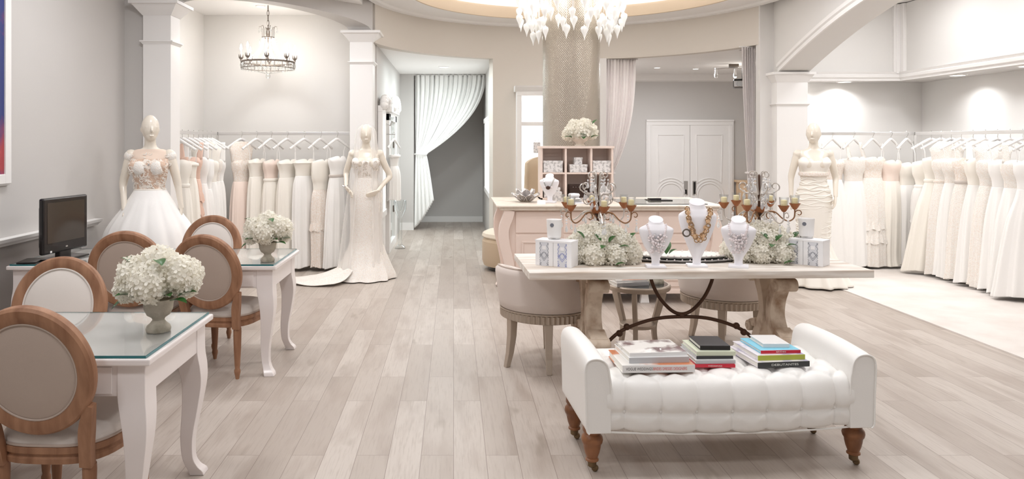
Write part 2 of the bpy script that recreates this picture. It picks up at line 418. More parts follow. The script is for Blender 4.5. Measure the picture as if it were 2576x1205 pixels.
pilaster(7, -1.27, -.99, 9.0, 9.3, 2.95, 2.58)
def arch_left():
    n = 40; vs = []; fs = []
    A, B, A2, B2 = (-2.73, 7.12), (-.99, 9.0), (-2.73, 7.33), (-1.27, 9.02)
    for k in range(n+1):
        t = k/n; z = 2.945+.17*sqrt(max(0, 1-(2*t-1)**2))
        f = (A[0]+(B[0]-A[0])*t, A[1]+(B[1]-A[1])*t); b = (A2[0]+(B2[0]-A2[0])*t, A2[1]+(B2[1]-A2[1])*t)
        vs += [(*f, z), (*f, 3.345), (*b, z), (*b, 3.345)]
    for k in range(n):
        a, b = 4*k, 4*k+4; fs += [(a, a+1, b+1, b), (a+2, b+2, b+3, a+3), (a, b, b+2, a+2), (a+1, a+3, b+3, b+1)]
    fs += [(0, 2, 3, 1), (4*n, 4*n+1, 4*n+3, 4*n+2)]
    struct(MB().add(vs, fs).build('wall_arch_left', WALLG, smooth=20))
arch_left()
slab('wall_alcove_left', WALL, -3.40, 7.27, 0, -3.26, 9.74, 3.34)
slab('wall_alcove_back', WALL, -3.40, 9.6, 0, -1.0, 9.74, 3.34)
slab('ceiling_alcove', CEILM, -3.3, 7.34, 3.25, -1.1, 9.62, 3.33)
slab('wall_header_left', WALLG, -3.0, 7.12, 2.95, -2.73, 7.34, 3.345)

# corridor behind the curtain opening
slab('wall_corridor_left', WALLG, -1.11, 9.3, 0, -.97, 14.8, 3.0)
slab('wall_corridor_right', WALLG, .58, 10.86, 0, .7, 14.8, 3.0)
def arc_ceiling(name, x0, x1, yb):
    r = RR+.03; pts = [(x0+(x1-x0)*k/20, CY+sqrt(max(0, r*r-(x0+(x1-x0)*k/20-CX)**2))) for k in range(21)]+[(x1, yb), (x0, yb)]
    return struct(MB().prism(pts, 2.822, 2.9, 'z').build(name, CEILM, smooth=0))
arc_ceiling('ceiling_corridor', -.975, .7, 14.8)
slab('wall_corridor_front', WALLG, -.97, 13.3, 0, -.72, 13.42, 2.822)
slab('wall_corridor_back', WALLG, -1.1, 14.66, 0, .7, 14.78, 2.9)
slab('baseboard_back', WHITE, -.97, 14.64, 0, .58, 14.66, .11)
slab('baseboard_corridor', WHITE, -.97, 13.28, 0, -.72, 13.3, .13)
# room with the double doors
slab('wall_room_left', WALLG, 1.98, 10.98, 0, 2.08, 13.6, 2.9)
slab('wall_room_back', WALLG, 2.0, 13.5, 0, 6.3, 13.64, 2.9)
slab('wall_room_right', WALLG, 5.95, 9.86, 0, 6.05, 13.5, 2.9)
arc_ceiling('ceiling_room', 2.0, 3.82, 13.6)
slab('ceiling_room_right', CEILM, 3.82, 9.86, 2.822, 6.2, 13.6, 2.9)
slab('ceiling_room_side', CEILM, 3.88, 9.33, 2.822, 4.28, 9.86, 2.9)
slab('wall_room_side', WALLG, 4.18, 9.33, 0, 4.28, 9.86, 2.9)
struct(MB().prism([(13.5, 2.7), (13.46, 2.72), (13.40, 2.8), (13.38, 2.822), (13.5, 2.822)], 2.08, 5.95, axis='x').build('trim_9', WHITE, smooth=0))
slab('baseboard_room', WHITE, 2.08, 13.48, 0, 5.95, 13.5, .12)
# trim down the left edge of the curtained opening
slab('trim_10', WHITE, 2.13, 10.78, 0, 2.24, 10.9, 2.82)

def double_doors():
    x0, x1, y, h = 3.53, 5.13, 13.5, 2.0
    fr = MB()
    for a, b in ((x0, x0+.1), (x1-.1, x1)): fr.box(a, y-.045, 0, b, y, h-.1); fr.box(a+.02, y-.06, 0, b-.03, y-.045, h-.1)
    fr.box(x0, y-.045, h-.1, x1, y, h); fr.box(x0-.0, y-.06, h-.035, x1+.0, y-.045, h)
    struct(fr.build('trim_11', WHITE, smooth=0, bevel=.004))
    mid = (x0+x1)/2
    for i, (a, b) in enumerate(((x0+.1, mid-.003), (mid+.003, x1-.1))):
        d = struct(MB().box(a, y-.035, .01, b, y-.002, h-.1).build('door_%d' % (i+1), WHITE, smooth=0, bevel=.003))
        c = (a+b)/2; w = b-a-.22; m = MB()
        def bead(pts, closed=True): m.tube(pts, .012, 6, closed)
        yy = y-.037
        rr = w/2+.02
        bead([(c+rr*cos(q*2*pi/48), yy, .62+rr*sin(q*2*pi/48)) for q in range(48)])
        r2 = rr-.045
        bead([(c+r2*cos(q*2*pi/48), yy, .62+r2*sin(q*2*pi/48)) for q in range(48)])
        # upper panel follows the circle, lower panel too
        for sgn, zt in ((1, 1.72), (-1, .16)):
            r3 = rr+.05; arc = [(c+r3*cos(q), yy, .62+sgn*r3*sin(q)) for q in [R(22+136*k/24) for k in range(25)]]
            arc = [p for p in arc if abs(p[0]-c) <= w/2+.001]
            bead([(c+w/2, yy, zt)]+arc+[(c-w/2, yy, zt)])
        m.build('panel_moulding', WHITE, d)
        hx = b-.075 if i == 0 else a+.075
        hb = MB().box(hx-.035, y-.045, .62, hx+.035, y-.03, .88).build('handle_plate', CHROME, d, smooth=0, bevel=.004)
        MB().box(hx-.018, y-.05, .64, hx+.018, y-.044, .72 if i == 0 else .86).build('finger_pull', BLACK, hb, smooth=0)
double_doors()

# right side: pilaster, arched wall, dress alcove with the lit soffit
pilaster(12, 3.97, 4.35, 9.03, 9.32, 2.45, 2.07, cap_h=.12, out=.07)
def arch_right():
    n = 44; vs = []; fs = []
    for k in range(n+1):
        Y = 9.03-(9.03-4.2)*k/n; s = abs(Y-6.615)/2.415; z = 2.45+.58*(1-s**1.5)
        vs += [(4.0, Y, z), (4.0, Y, 3.345), (4.36, Y, z), (4.36, Y, 3.345)]
    for k in range(n):
        a, b = 4*k, 4*k+4; fs += [(a, a+1, b+1, b), (a+2, b+2, b+3, a+3), (a, b, b+2, a+2), (a+1, a+3, b+3, b+1)]
    fs += [(0, 2, 3, 1), (4*n, 4*n+1, 4*n+3, 4*n+2)]
    struct(MB().add(vs, fs).build('wall_arch_right', WALL, smooth=20))
    m = MB(); pr = [(0, 0), (-.022, .0), (-.022, .045), (-.04, .06), (-.04, .1), (-.012, .125), (0, .125)]
    def g(u, v):
        Y = 9.03-(9.03-4.2)*v; s = abs(Y-6.615)/2.415; z = 2.45+.58*(1-s**1.5)
        p = pr[min(6, int(round(u*6)))]; return (4.0+p[0], Y, z+p[1])
    m.grid(g, 7, 45); struct(m.build('trim_14', WHITE, smooth=25))
arch_right()
slab('wall_arch_end', WALL, 4.0, 9.03, 2.45, 4.36, 9.32, 3.345)
slab('wall_right', WALLG, 4.0, -3, 0, 4.2, 4.2, 3.345)
slab('wall_alcove_rear', WALL, 4.3, 9.7, 0, 6.3, 9.84, 3.34)
slab('wall_alcove_right', WALL, 6.18, 3.8, 0, 6.32, 9.84, 3.34)
slab('wall_alcove_side', WALLG, 4.35, 9.3, 0, 4.42, 9.7, 3.34)
slab('wall_alcove_front', WALLG, 4.2, 3.7, 0, 6.3, 3.84, 3.34)
# soffit with upper wall flush above it
slab('wall_upper_rear', WALL, 4.3, 9.34, 2.44, 5.68, 9.7, 3.34)
slab('wall_upper_right', WALL, 5.68, 3.84, 2.44, 6.18, 9.7, 3.34)
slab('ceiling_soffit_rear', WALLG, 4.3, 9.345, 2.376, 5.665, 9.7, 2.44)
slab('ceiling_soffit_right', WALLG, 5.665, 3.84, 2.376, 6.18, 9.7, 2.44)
pr = [(0, 2.37), (-.02, 2.37), (-.02, 2.4), (-.04, 2.41), (-.045, 2.44), (-.03, 2.45), (-.05, 2.48), (0, 2.48)]
struct(MB().prism([(9.34+a, z) for a, z in pr], 4.33, 5.68, axis='x').build('trim_15', WHITE, smooth=0))
struct(MB().prism([(5.68+a, z) for a, z in pr], 3.84, 9.34, axis='y').build('trim_16', WHITE, smooth=0))
struct(MB().box(5.57, 9.30, 2.46, 5.70, 9.35, 3.34).box(5.64, 9.22, 2.46, 5.70, 9.35, 3.34).box(5.6, 9.29, 2.46, 5.66, 9.35, 3.34).build('trim_17', WHITE, smooth=0, bevel=.006))

# recessed lights
def downlight(x, y, z, r=.09, label='', group=None, deep=.012, name='recessed_light'):
    t = thing(name, label, 'ceiling light', (x, y, z), 0, group)
    MB().lathe([(r*.78, -.002), (r*.8, -deep), (r, -deep*.6), (r*1.02, 0)], 32, cap=False).build('trim_ring', WHITE, t)
    MB().lathe([(r*.79, -.004), (r*.4, -.005), (.001, -.005)], 32, cap=False).build('lamp_lens', LAMPD, t)
    return t
dl = [(4.45, 9.50, 'round recessed light at the left end of the right alcove soffit, behind the column head'), (5.05, 9.50, 'round recessed light in the middle of the rear soffit over the ball gowns'),
      (5.86, 8.55, 'round recessed light in the right-hand soffit, nearer the alcove corner'), (5.86, 7.5, 'round recessed light in the right-hand soffit, nearest the right picture edge')]
for x, y, l in dl:
    t = downlight(x, y, 2.376, .095, l, 'soffit lights of the right alcove'); area('soffit_beam', (0, 0, -.03), 0.2, 5.0, (.97, .99, 1.02), parent=t, spread=140)
t = downlight(-.16, 12.0, 2.822, .09, 'round lit recessed light in the corridor ceiling before the tied curtain')
t = downlight(-2.35, 8.95, 3.25, .06, 'small round recessed light in the left alcove ceiling beside the chandelier chain')
for x, y, l in ((3.35, 12.1, 'small recessed light left of the other in the back room ceiling'), (4.05, 12.3, 'small recessed light mid-ceiling of the back room above the double doors')):
    downlight(x, y, 2.822, .06, l, 'back room recessed lights')
first = None
for (x, y) in CEIL_FILLS+RIGHT_FILLS:  # made-up fixtures for the added overhead fill
    if first is None: first = downlight(x, y, 3.35, .22, 'large round fixture added with the overhead fill lights, out of view', 'added overhead fill lights')
    else: dup(first, (x, y, 3.35))

# framed picture on the left wall, cut by the picture edge
t = thing('framed_picture', 'white-framed blue and red artwork on the left wall at the picture edge', 'picture', (-3.19, 4.84, 1.3))
m = MB(); y0, y1, z0, z1 = -.42, .42, 0, 1.6
for a in ((y0, y0+.07, z0, z1), (y1-.07, y1, z0, z1), (y0+.07, y1-.07, z0, z0+.07), (y0+.07, y1-.07, z1-.07, z1)):
    m.box(-.008, a[0], a[2], .03, a[1], a[3])
m.box(-.006, y0-.012, z0-.012, .015, y1+.012, z1+.012)
m.build('frame', WHITE, t, smooth=0, bevel=.005)
MB().box(.012, y0+.065, z0+.065, .018, y1-.065, z1-.065).build('canvas', mat('art_blue', (54, 62, 120), .6, var=(2.2, (176, 70, 74), .46, .6)), t, smooth=0)

# ------------------------------------------------------------ desks and oval-back chairs
def make_desk(label, loc):
    t = thing('writing_desk', label, 'desk', loc, 0, 'glass-topped desks')   # origin: right front corner on the floor; runs to -x and +y
    L, D = 1.83, .76
    MB().box(-L, 0, .728, 0, D, .755).build('tabletop', DESKW, t, smooth=0, bevel=.006)
    g = MB().box(-L+.02, .012, .7555, -.02, D-.012, .766).build('glass_top', GLASS, t, smooth=0, bevel=.001)
    e = MB()
    for a in ((-L+.019, .011, -.019, .0135), (-L+.019, D-.0135, -.019, D-.011), (-.0215, .0135, -.019, D-.0135), (-L+.019, .0135, -L+.0215, D-.0135)):
        e.box(a[0], a[1], .756, a[2], a[3], .7655)
    e.build('polished_edge', GLEDGE, g, smooth=0)
    a = MB(); i = .035
    a.box(-L+i, i, .6, -i, i+.025, .728); a.box(-L+i, D-i-.025, .6, -i, D-i, .728)
    a.box(-L+i, i, .6, -L+i+.025, D-i, .728); a.box(-i-.025, i, .6, -i, D-i, .728)
    a.box(-L+.16, i-.006, .61, -.16, i, .715)
    a.build('apron', DESKW, t, smooth=0, bevel=.003)
    for sx, x in ((1, -.085), (-1, -L+.085)):
        for sy, y in ((-1, .085), (1, D-.085)):
            #   z, half width, outward offset along the diagonal
            st = [(.728, .055, 0), (.60, .055, 0), (.52, .052, .012), (.44, .046, .018), (.32, .037, .008), (.2, .030, -.006), (.1, .026, -.004), (.05, .027, .012), (.02, .033, .03), (0, .034, .036)]
            ps = smoothpts([(z, w, o) for z, w, o in st], 5)
            vs, fs = [], []
            for p in ps:
                z, w, o = max(0, p.x), p.y, p.z; cx, cy = x+sx*o*.9, y+sy*o*.9
                # square section with the outer edge pulled out
                vs += [(cx-w, cy-w, z), (cx+w, cy-w, z), (cx+w, cy+w, z), (cx-w, cy+w, z)]
            for k in range(len(ps)-1):
                q = 4*k
                for n in range(4): fs.append((q+n, q+(n+1) % 4, q+4+(n+1) % 4, q+4+n))
            fs += [(0, 1, 2, 3), tuple(4*(len(ps)-1)+n for n in range(4))]
            MB().add(vs, fs).build('leg', DESKW, t, smooth=30, bevel=.005)
    return t
make_desk('white glass-topped desk nearest the camera, with a large hydrangea urn on it', (-1.178, 2.85, 0))
make_desk('white glass-topped desk farther back, carrying the television at its left end', (-1.203, 4.98, 0))

def make_chair(label, loc, rz):
    t = thing('oval_back_chair', label, 'chair', loc, rz, 'oval-back chairs at the desks')   # origin: floor under the seat centre, faces +y
    CZ, A, B = .735, .25, .262; tilt = radians_(11)
    BK = TR(0, -.235, .45, rx=tilt) @ TR(0, 0, -.45)
    def ell(a, b, y, n=64): return [(a*cos(2*pi*k/n), y, CZ+b*sin(2*pi*k/n)) for k in range(n)]
    fr = MB()
    # moulded oval frame: a section swept round the ellipse
    sec = [(-.042, -.015), (-.034, -.021), (-.006, -.026), (.014, -.024), (.024, -.014), (.026, 0), (.024, .014), (.014, .024), (-.006, .027), (-.034, .021), (-.042, .015)]
    def g(u, v):
        a = 2*pi*v; p = sec[int(round(u*len(sec))) % len(sec)]
        ra, rb = A-.026+p[0], B-.026+p[0]
        return (ra*cos(a), p[1], CZ+rb*sin(a))
    fr.grid(g, len(sec), 72, cu=True, cv=True, M=BK)
    fr.build('back_frame', OAK, t)
    up = MB()
    def pad(y0, bulge):
        def h(u, v):
            r = v; a = 2*pi*u
            return ((A-.062)*r*cos(a), y0+bulge*(1-r**3), CZ+(B-.062)*r*sin(a))
        return h
    up.grid(pad(.012, .03), 48, 9, cu=True, M=BK); up.build('backrest', LINENL, t, smooth=60)
    MB().grid(pad(-.013, -.014), 48, 9, cu=True, M=BK).build('back_panel', LINEN, t, smooth=60)
    MB().tube(ell(A-.066, B-.066, .018), .005, 6, True, M=BK).build('piping', LINENL, t)
    MB().tube(ell(A-.066, B-.066, -.017), .004, 6, True, M=BK).build('piping', LINEN, t)
    for s in (-1, 1):
        band(MB(), [(s*.175, .34), (s*.18, .42), (s*.19, .5), (s*.212, .6)], [.024, .024, .026, .016], -.018, .018, 'y', n=5, M=BK).build('back_post', OAK, t)
    # seat
    def out(k, inset=0, n=40):
        a = 2*pi*k/n; c, s_ = cos(a), sin(a); e = .62
        w = .255-.03*(1-(s_+1)/2)-inset; d = .245-inset
        return (w*(abs(c)**e)*(1 if c >= 0 else -1), .01+d*(abs(s_)**e)*(1 if s_ >= 0 else -1))
    def ringf(z, ins): return [(*out(k, ins), z) for k in range(40)]
    def loft(mb, rings, cap=True):
        vs = [p for r in rings for p in r]; fs = []; n = 40
        for j in range(len(rings)-1):
            for k in range(n): fs.append((j*n+k, j*n+(k+1) % n, (j+1)*n+(k+1) % n, (j+1)*n+k))
        if cap: fs += [tuple(range(n))[::-1], tuple((len(rings)-1)*n+k for k in range(n))]
        mb.add(vs, fs); return mb
    loft(MB(), [ringf(.345, .012), ringf(.35, .002), ringf(.37, 0), ringf(.376, .008), ringf(.384, .008), ringf(.39, -.001), ringf(.412, -.002), ringf(.418, .006)]).build('seat_frame', OAK, t, smooth=40)
    loft(MB(), [ringf(.418, .006), ringf(.44, .004), ringf(.458, .016), ringf(.472, .05), ringf(.482, .11), ringf(.486, .2)]).build('seat', LINENL, t, smooth=70)
    MB().tube([(*out(k, .004), .421) for k in range(40)], .006, 6, True).build('seat_piping', LINEN, t)
    for s in (-1, 1):
        MB().lathe([(.028, .345), (.028, .31), (.022, .295), (.027, .285), (.027, .27), (.024, .2), (.018, .09), (.016, .07), (.021, .06), (.021, .045), (.015, .02), (.012, 0)], 16, M=TR(s*.2, .2, 0), fn=lambda a, z: 1+(.05*cos(8*a) if .08 < z < .26 else 0)).build('leg', OAK, t, smooth=50)
        MB().lathe([(.026, .345), (.027, .32), (.024, .2), (.018, .09), (.016, .07), (.021, .06), (.021, .045), (.015, .02), (.012, 0)], 16, M=TR(s*.175, -.2, 0)).build('leg', OAK, t, smooth=50)
    return t
def radians_(d): return d*pi/180
proto = make_chair('linen oval-backed chair cut by the left picture edge, back to the camera', (-1.585, 3.08, 0), 0)
def chair(label, loc, deg): return dup(proto, loc, R(deg), label)
proto.rotation_euler.z = R(-3)
chair('round-backed chair facing the camera across the near desk, beside the big hydrangeas', (-2.078, 3.59, 0), 180)
chair('oval-backed chair at the far desk seen from behind, half hidden by the big hydrangeas', (-2.205, 5.22, 0), 4).scale = (1.02, 1.02, 1.02)
chair('round-backed chair seen from behind at the far desk, its whole oval back and legs showing', (-1.595, 5.185, 0), -10)
chair('round-backed chair facing the camera behind the far desk, only its oval top showing', (-2.01, 5.79, 0), 178)

# ------------------------------------------------------------ television
t = thing('television', 'black television on a stand at the left end of the far desk', 'television', (-2.79, 5.27, .767), R(-82+180+0))
# local: screen faces +y before rotation
m = MB()
m.box(-.235, -.02, .05, .235, .018, .44); m.box(-.2, -.05, .09, .2, -.02, .38); m.build('casing', BLACK, t, smooth=0, bevel=.012)
MB().box(-.195, .0182, .125, .195, .0195, .405).build('screen', SCREEN, t, smooth=0)
MB().cbox((0, .019, .085), (.022, .003, .009)).build('logo', CHROME, t, smooth=0)
MB().cbox((.16, .019, .065), (.016, .003, .014)).build('power_light', WHITE, t, smooth=0)
MB().box(-.06, -.03, .006, .06, .012, .09).build('neck', BLACK, t, smooth=0, bevel=.005)
MB().prism([(-.17, -.08), (.17, -.08), (.14, .1), (-.14, .1)], 0, .012, 'z').build('base', BLACK, t, smooth=0, bevel=.004)
t.rotation_euler.z = R(-99)
m = MB().box(-.06, -.1, 0, .06, .1, .012); o = m.build('remote_control', BLACK, None, smooth=0, bevel=.003, loc=(-2.93, 5.1, .7665), rz=.2)
tag(o, 'flat black box lying on the far desk below the television', 'media box')

# ------------------------------------------------------------ hydrangea arrangements
def petal(mb, M, s, k):
    c = .12+.1*k
    vs = [(0, 0, 0), (.35*s, .55*s, c*s), (0, .6*s, .02*s), (-.35*s, .55*s, c*s), (.28*s, 1.02*s, c*s*.6), (-.28*s, 1.02*s, c*s*.6), (0, 1.1*s, .25*s*k)]
    mb.add(vs, [(0, 1, 2), (0, 2, 3), (1, 4, 2), (2, 5, 3), (2, 4, 6), (2, 6, 5)], 0, M)
def head_mesh(name, seed, n=90, ps=.26):
    """a unit-radius hydrangea head of four-petalled florets"""
    rn = random.Random(seed); mb = MB(); mb.ball((0, 0, 0), .8, 14, 8)
    for k in range(n):
        z = 1-2*(k+.5)/n; a = k*2.39996+rn.uniform(-.2, .2); r = sqrt(1-z*z)
        nrm = Vector((r*cos(a), r*sin(a), z)); tl = Vector((rn.uniform(-.35, .35), rn.uniform(-.35, .35), rn.uniform(-.35, .35)))
        q = (nrm+tl).to_track_quat('Z', 'Y').to_matrix().to_4x4()
        base = Matrix.Translation(nrm*rn.uniform(.8, .95)) @ q @ Matrix.Rotation(rn.uniform(0, 6), 4, 'Z')
        for p in range(4): petal(mb, base @ Matrix.Rotation(p*pi/2, 4, 'Z') @ Matrix.Rotation(rn.uniform(.15, .5), 4, 'X'), ps*rn.uniform(.85, 1.15), rn.random())
    o = mb.build(name, PETAL, None, smooth=50); me = o.data; COL.objects.unlink(o); bpy.data.objects.remove(o); return me
HEADS = [head_mesh('flower_head', s) for s in (1, 2, 3)]
ROSEY = head_mesh('peony_head', 9, 46, .5)
def leaf_mesh():
    mb = MB()
    def g(u, v):
        w = sin(pi*min(1, v*1.02))**.8*.28; x = (u-.5)*2*w
        return (x, v, .12*sin(v*2.6)+abs(x)*.35)
    mb.grid(g, 5, 9); o = mb.build('leaf', LEAF, None, smooth=60); me = o.data; COL.objects.unlink(o); bpy.data.objects.remove(o); return me
LEAFM = leaf_mesh()
def put(me, name, parent, loc, s, rot=(0, 0, 0)):
    o = bpy.data.objects.new(name, me); COL.objects.link(o); o.parent = parent; o.location = loc; o.scale = (s, s, s) if not isinstance(s, tuple) else s; o.rotation_euler = rot; return o
def heads(parent, spots, seed=3):
    rn = random.Random(seed)
    for i, (x, y, z, r) in enumerate(spots): put(HEADS[i % 3], 'flower_head', parent, (x, y, z), r, (rn.uniform(0, 6), rn.uniform(0, 6), rn.uniform(0, 6)))
URN = [(.0, 0), (.052, 0), (.055, .012), (.05, .026), (.034, .04), (.026, .052), (.03, .062), (.05, .075), (.062, .1), (.064, .12), (.068, .138), (.074, .148), (.066, .15), (.06, .13), (.001, .12)]
def urn_flowers(label, loc, s, seed):
    t = thing('hydrangea_urn', label, 'flower arrangement', loc, 0, 'hydrangea urns on the desks')
    MB().lathe([(r*s, z*s) for r, z in URN], 28).build('urn', STONE, t)
    sp = [(0, 0, .30, .088), (-.09, -.03, .26, .082), (.09, -.04, .265, .086), (.0, -.1, .235, .088), (-.1, .06, .25, .08), (.1, .06, .25, .08), (.0, .1, .27, .08), (-.115, -.055, .2, .062), (.125, 0, .215, .065)]
    heads(t, [(x*s, y*s, z*s, r*s) for x, y, z, r in sp], seed)
    for x, y, z, rx, rz in ((.06, -.1, .17, .1, -2.4), (.13, -.05, .16, .2, -1.6), (-.09, -.1, .17, .1, 2.3), (.03, -.11, .335, -.2, -2.5), (-.14, .0, .30, .2, 1.2), (-.15, -.04, .155, -.6, 1.9), (.10, -.09, .15, -.1, -1.9)):
        put(LEAFM, 'leaf', t, (x*s*.75, y*s*.75, z*s), .095*s, (rx, 0, rz))
    return t
urn_flowers('grey stone urn packed with white hydrangeas on the near desk, largest bouquet', (-1.30, 3.24, .766), 0.97, 5)
urn_flowers('grey stone urn of white hydrangeas on the far desk in front of the hanging gowns', (-1.295, 5.12, .766), .9, 8)

# ------------------------------------------------------------ tufted bench
def seg_d(px, py, a, b):
    dx, dy = b[0]-a[0], b[1]-a[1]; l = dx*dx+dy*dy
    k = max(0, min(1, ((px-a[0])*dx+(py-a[1])*dy)/l)) if l else 0
    return math.hypot(px-a[0]-dx*k, py-a[1]-dy*k)
def bench():
    t = thing('tufted_bench', 'white leather tufted bench with rolled arms and turned legs on casters', 'bench', (1.315, 3.80, 0), R(3.2))
    HL = .605; D = .265
    # profile of the seat: front bottom -> front face -> rounded edge -> top -> back (y, z), arclength parametrised
    prof = smoothpts([(-D+.03, .215, 0), (-D+.0, .23, 0), (-D-.015, .28, 0), (-D-.022, .34, 0), (-D-.02, .39, 0), (-D-.002, .445, 0), (-D+.04, .478, 0), (-D+.10, .485, 0), (0, .482, 0), (D-.1, .482, 0), (D-.03, .47, 0), (D, .42, 0), (D+.005, .32, 0), (D-.02, .215, 0)], 8)
    cum = [0]
    for a, b in zip(prof, prof[1:]): cum.append(cum[-1]+(b-a).length)
    T = cum[-1]
    def at(tv):
        i = 0
        while i < len(cum)-2 and cum[i+1] < tv: i += 1
        f = (tv-cum[i])/(cum[i+1]-cum[i]); p = prof[i].lerp(prof[i+1], f); d = (prof[i+1]-prof[i]).normalized()
        return p, Vector((-d.y, d.x, 0))
    SP = .172
    rows = []
    for r, tv in enumerate((.115, .375, .475, .575, .675)):
        off = 0 if r % 2 == 0 else SP/2
        if r == 0: off = 0
        rows.append([(x*SP+off-SP*4, tv) for x in range(9)])
    segs = []
    for x, tv in rows[0]: segs.append(((x, -.02), (x, tv))); segs.append(((x, tv), (x, .285)))
    segs.append(((-1, .115), (1, .115)))
    for x, tv in rows[0]:
        for s in (-1, 1): segs.append(((x, .285), (x+s*SP/2, .375)))
    for a, b in zip(rows[1:], rows[2:]):
        for p in a:
            for q in b:
                if abs(abs(p[0]-q[0])-SP/2) < .01: segs.append((p, q))
    btn = [p for r in rows for p in r]
    nu, nv = 190, 104; vs = []
    for j in range(nv):
        tv = T*j/(nv-1); p, n = at(tv)
        for i in range(nu):
            x = -HL+2*HL*i/(nu-1)
            near = [s for s in segs if (abs(s[0][0]-x) < .12 or abs(s[1][0]-x) < .12 or s[0][0] == -1) and min(s[0][1], s[1][1])-.08 < tv < max(s[0][1], s[1][1])+.08]
            d = 0
            if near:
                dm = min(seg_d(x, tv, *s) * (1.0 if s[0][0] != -1 else 1.6) for s in near)
                d = .012*math.exp(-(dm/.012)) + .009*math.exp(-(dm/.05)**2)
            db = min(math.hypot(b[0]-x, b[1]-tv) for b in btn)
            d += .016*math.exp(-(db/.02)**2)
            if tv > .76: d *= max(0, 1-(tv-.76)/.06)
            if tv < .06: d *= tv/.06*.5+.5
            q = Vector((p.x, p.y, 0))-n*d; bow = max(0, -q.x/D)*.035*(1-(x/HL)**2); sag = -.012*(1-(x/HL)**2)*max(0, 1-(q.y-.215)/.12)
            vs.append((x, q.x-bow, q.y+sag))
    fs = [(j*nu+i, j*nu+i+1, (j+1)*nu+i+1, (j+1)*nu+i) for j in range(nv-1) for i in range(nu-1)]
    fs += [tuple(j*nu for j in range(nv)), tuple(j*nu+nu-1 for j in range(nv))[::-1], tuple(range(nu))[::-1]+tuple((nv-1)*nu+i for i in range(nu))]
    MB().add(vs, fs).build('seat', LEATHER, t, smooth=70)
    for b in rows[0]+rows[1]:
        if abs(b[0]) < HL-.02:
            p, n = at(b[1]); q = Vector((p.x, p.y, 0))-n*.034
            MB().ball((b[0], q.x-max(0, -q.x/D)*.035*(1-(b[0]/HL)**2), q.y), .009, 10, 6).build('button', LEATHER, t)
    for s in (-1, 1):
        o = [(s*.585, .215), (s*.585, .43), (s*.592, .49), (s*.60, .535), (s*.618, .562), (s*.65, .575), (s*.685, .57), (s*.706, .548), (s*.712, .50), (s*.708, .42), (s*.705, .3), (s*.703, .235), (s*.69, .215)]
        m = MB(); n = 15
        op = smoothpts([(a, b, 0) for a, b in o], 4)
        # rise a little towards the back
        L = len(op); vs = []; ys = [-D-.018+k*(2*D+.036)/n for k in range(n+1)]
        for k, y in enumerate(ys):
            e = min(k, n-k); sc = (.985 if e == 0 else 1)
            for p in op:
                lift = max(0, (p.y-.40)/.18)*(.012*math.sin(pi*k/n)+.014*k/n)
                vs.append((p.x, y if e else y*1.0, .215+(p.y-.215)*sc+lift))
        fs = [(k*L+i, k*L+(i+1) % L, (k+1)*L+(i+1) % L, (k+1)*L+i) for k in range(n) for i in range(L)]
        fs += [tuple(range(L))[::-1], tuple(n*L+i for i in range(L))]
        a = m.add(vs, fs).build('arm', LEATHER, t, smooth=60, bevel=.012, segs=3)
        MB().tube([(p.x, -D-.022, .215+(p.y-.215)*.985) for p in op[3:]], .004, 6).build('arm_piping', LEATHER, a)
        for y in (-1, 1):
            lg = MB().lathe([(.001, .23), (.045, .23), (.046, .20), (.038, .186), (.05, .172), (.053, .158), (.05, .144), (.043, .134), (.041, .118), (.036, .095), (.029, .076), (.026, .068), (.032, .063), (.032, .056), (.022, .05), (.001, .05)], 24, M=TR(s*.655, y*.195, 0)).build('leg', TURN, t)
            c = MB().lathe([(.022, .05), (.021, .028), (.014, .022), (.001, .022)], 16, M=TR(s*.655, y*.195, 0))
            c.lathe([(.001, -.011), (.013, -.011), (.0165, -.006), (.0165, .006), (.013, .011), (.001, .011)], 20, M=TR(s*.655+.014, y*.195, .0168, ry=pi/2, rz=R(60)))
            c.build('caster', BRASS, lg)
    pb = MB(); pb.tube([(x, -D+.02-.035*(1-(x/.7)**2), .215-.012*(1-(x/.7)**2)) for x in [-.69+1.38*k/30 for k in range(31)]], .005, 6).build('bottom_piping', LEATHER, t)
    return t
bench()
BT = TR(1.315, 3.80, 0, rz=R(3.2))     # the bench's frame, for what lies on it
def book(name, label, cx, cy, z, w, d, h, rz, cover, top=None, spine=None, group=None, txt=None, tcol=None, block=PAGES, tw=.8, clip=None):
    p = BT @ Vector((cx, cy, 0))
    t = thing(name, label, 'book', (p.x, p.y, z), R(3.2)+R(rz), group)
    c = .0035 if h > .014 else .002
    m = MB().box(-w/2, -d/2, 0, w/2, d/2, c).box(-w/2, -d/2, h-c, w/2, d/2, h)
    m.build('cover', top or cover, t, smooth=0, bevel=.0008)
    MB().box(-w/2, -d/2-.0015, 0, w/2, -d/2+c, h).build('spine', spine or cover, t, smooth=0, bevel=.001)
    MB().box(-w/2+.004, -d/2+c, c, w/2-.004, d/2-.004, h-c).build('pages', block, t, smooth=0)
    if txt:
        for s, x, width, m_ in txt: text('spine_text', s, h*.55, m_, t, TR(x, -d/2-.0018, h/2, rx=pi/2), width=width)
    return t
c_white = mat('cover_white', (240, 238, 236), .35, coat=.4)
c_photo = mat('cover_photo', (236, 232, 226), .3, coat=.4, var=(9, (112, 82, 84), .5, .62))
c_orange = mat('cover_orange', (240, 236, 230), .3, coat=.4, var=(5, (214, 130, 84), .5, .6))
c_black = mat('cover_black', (40, 36, 36), .5); c_dark = mat('cover_charcoal', (62, 62, 62), .4)
c_red = mat('cover_red', (206, 36, 58), .35, coat=.3); c_blue = mat('cover_cyan', (130, 208, 232), .35, coat=.3)
c_lime = mat('cover_lime', (186, 192, 82), .4); c_cream = mat('cover_cream_green', (214, 218, 194), .45)
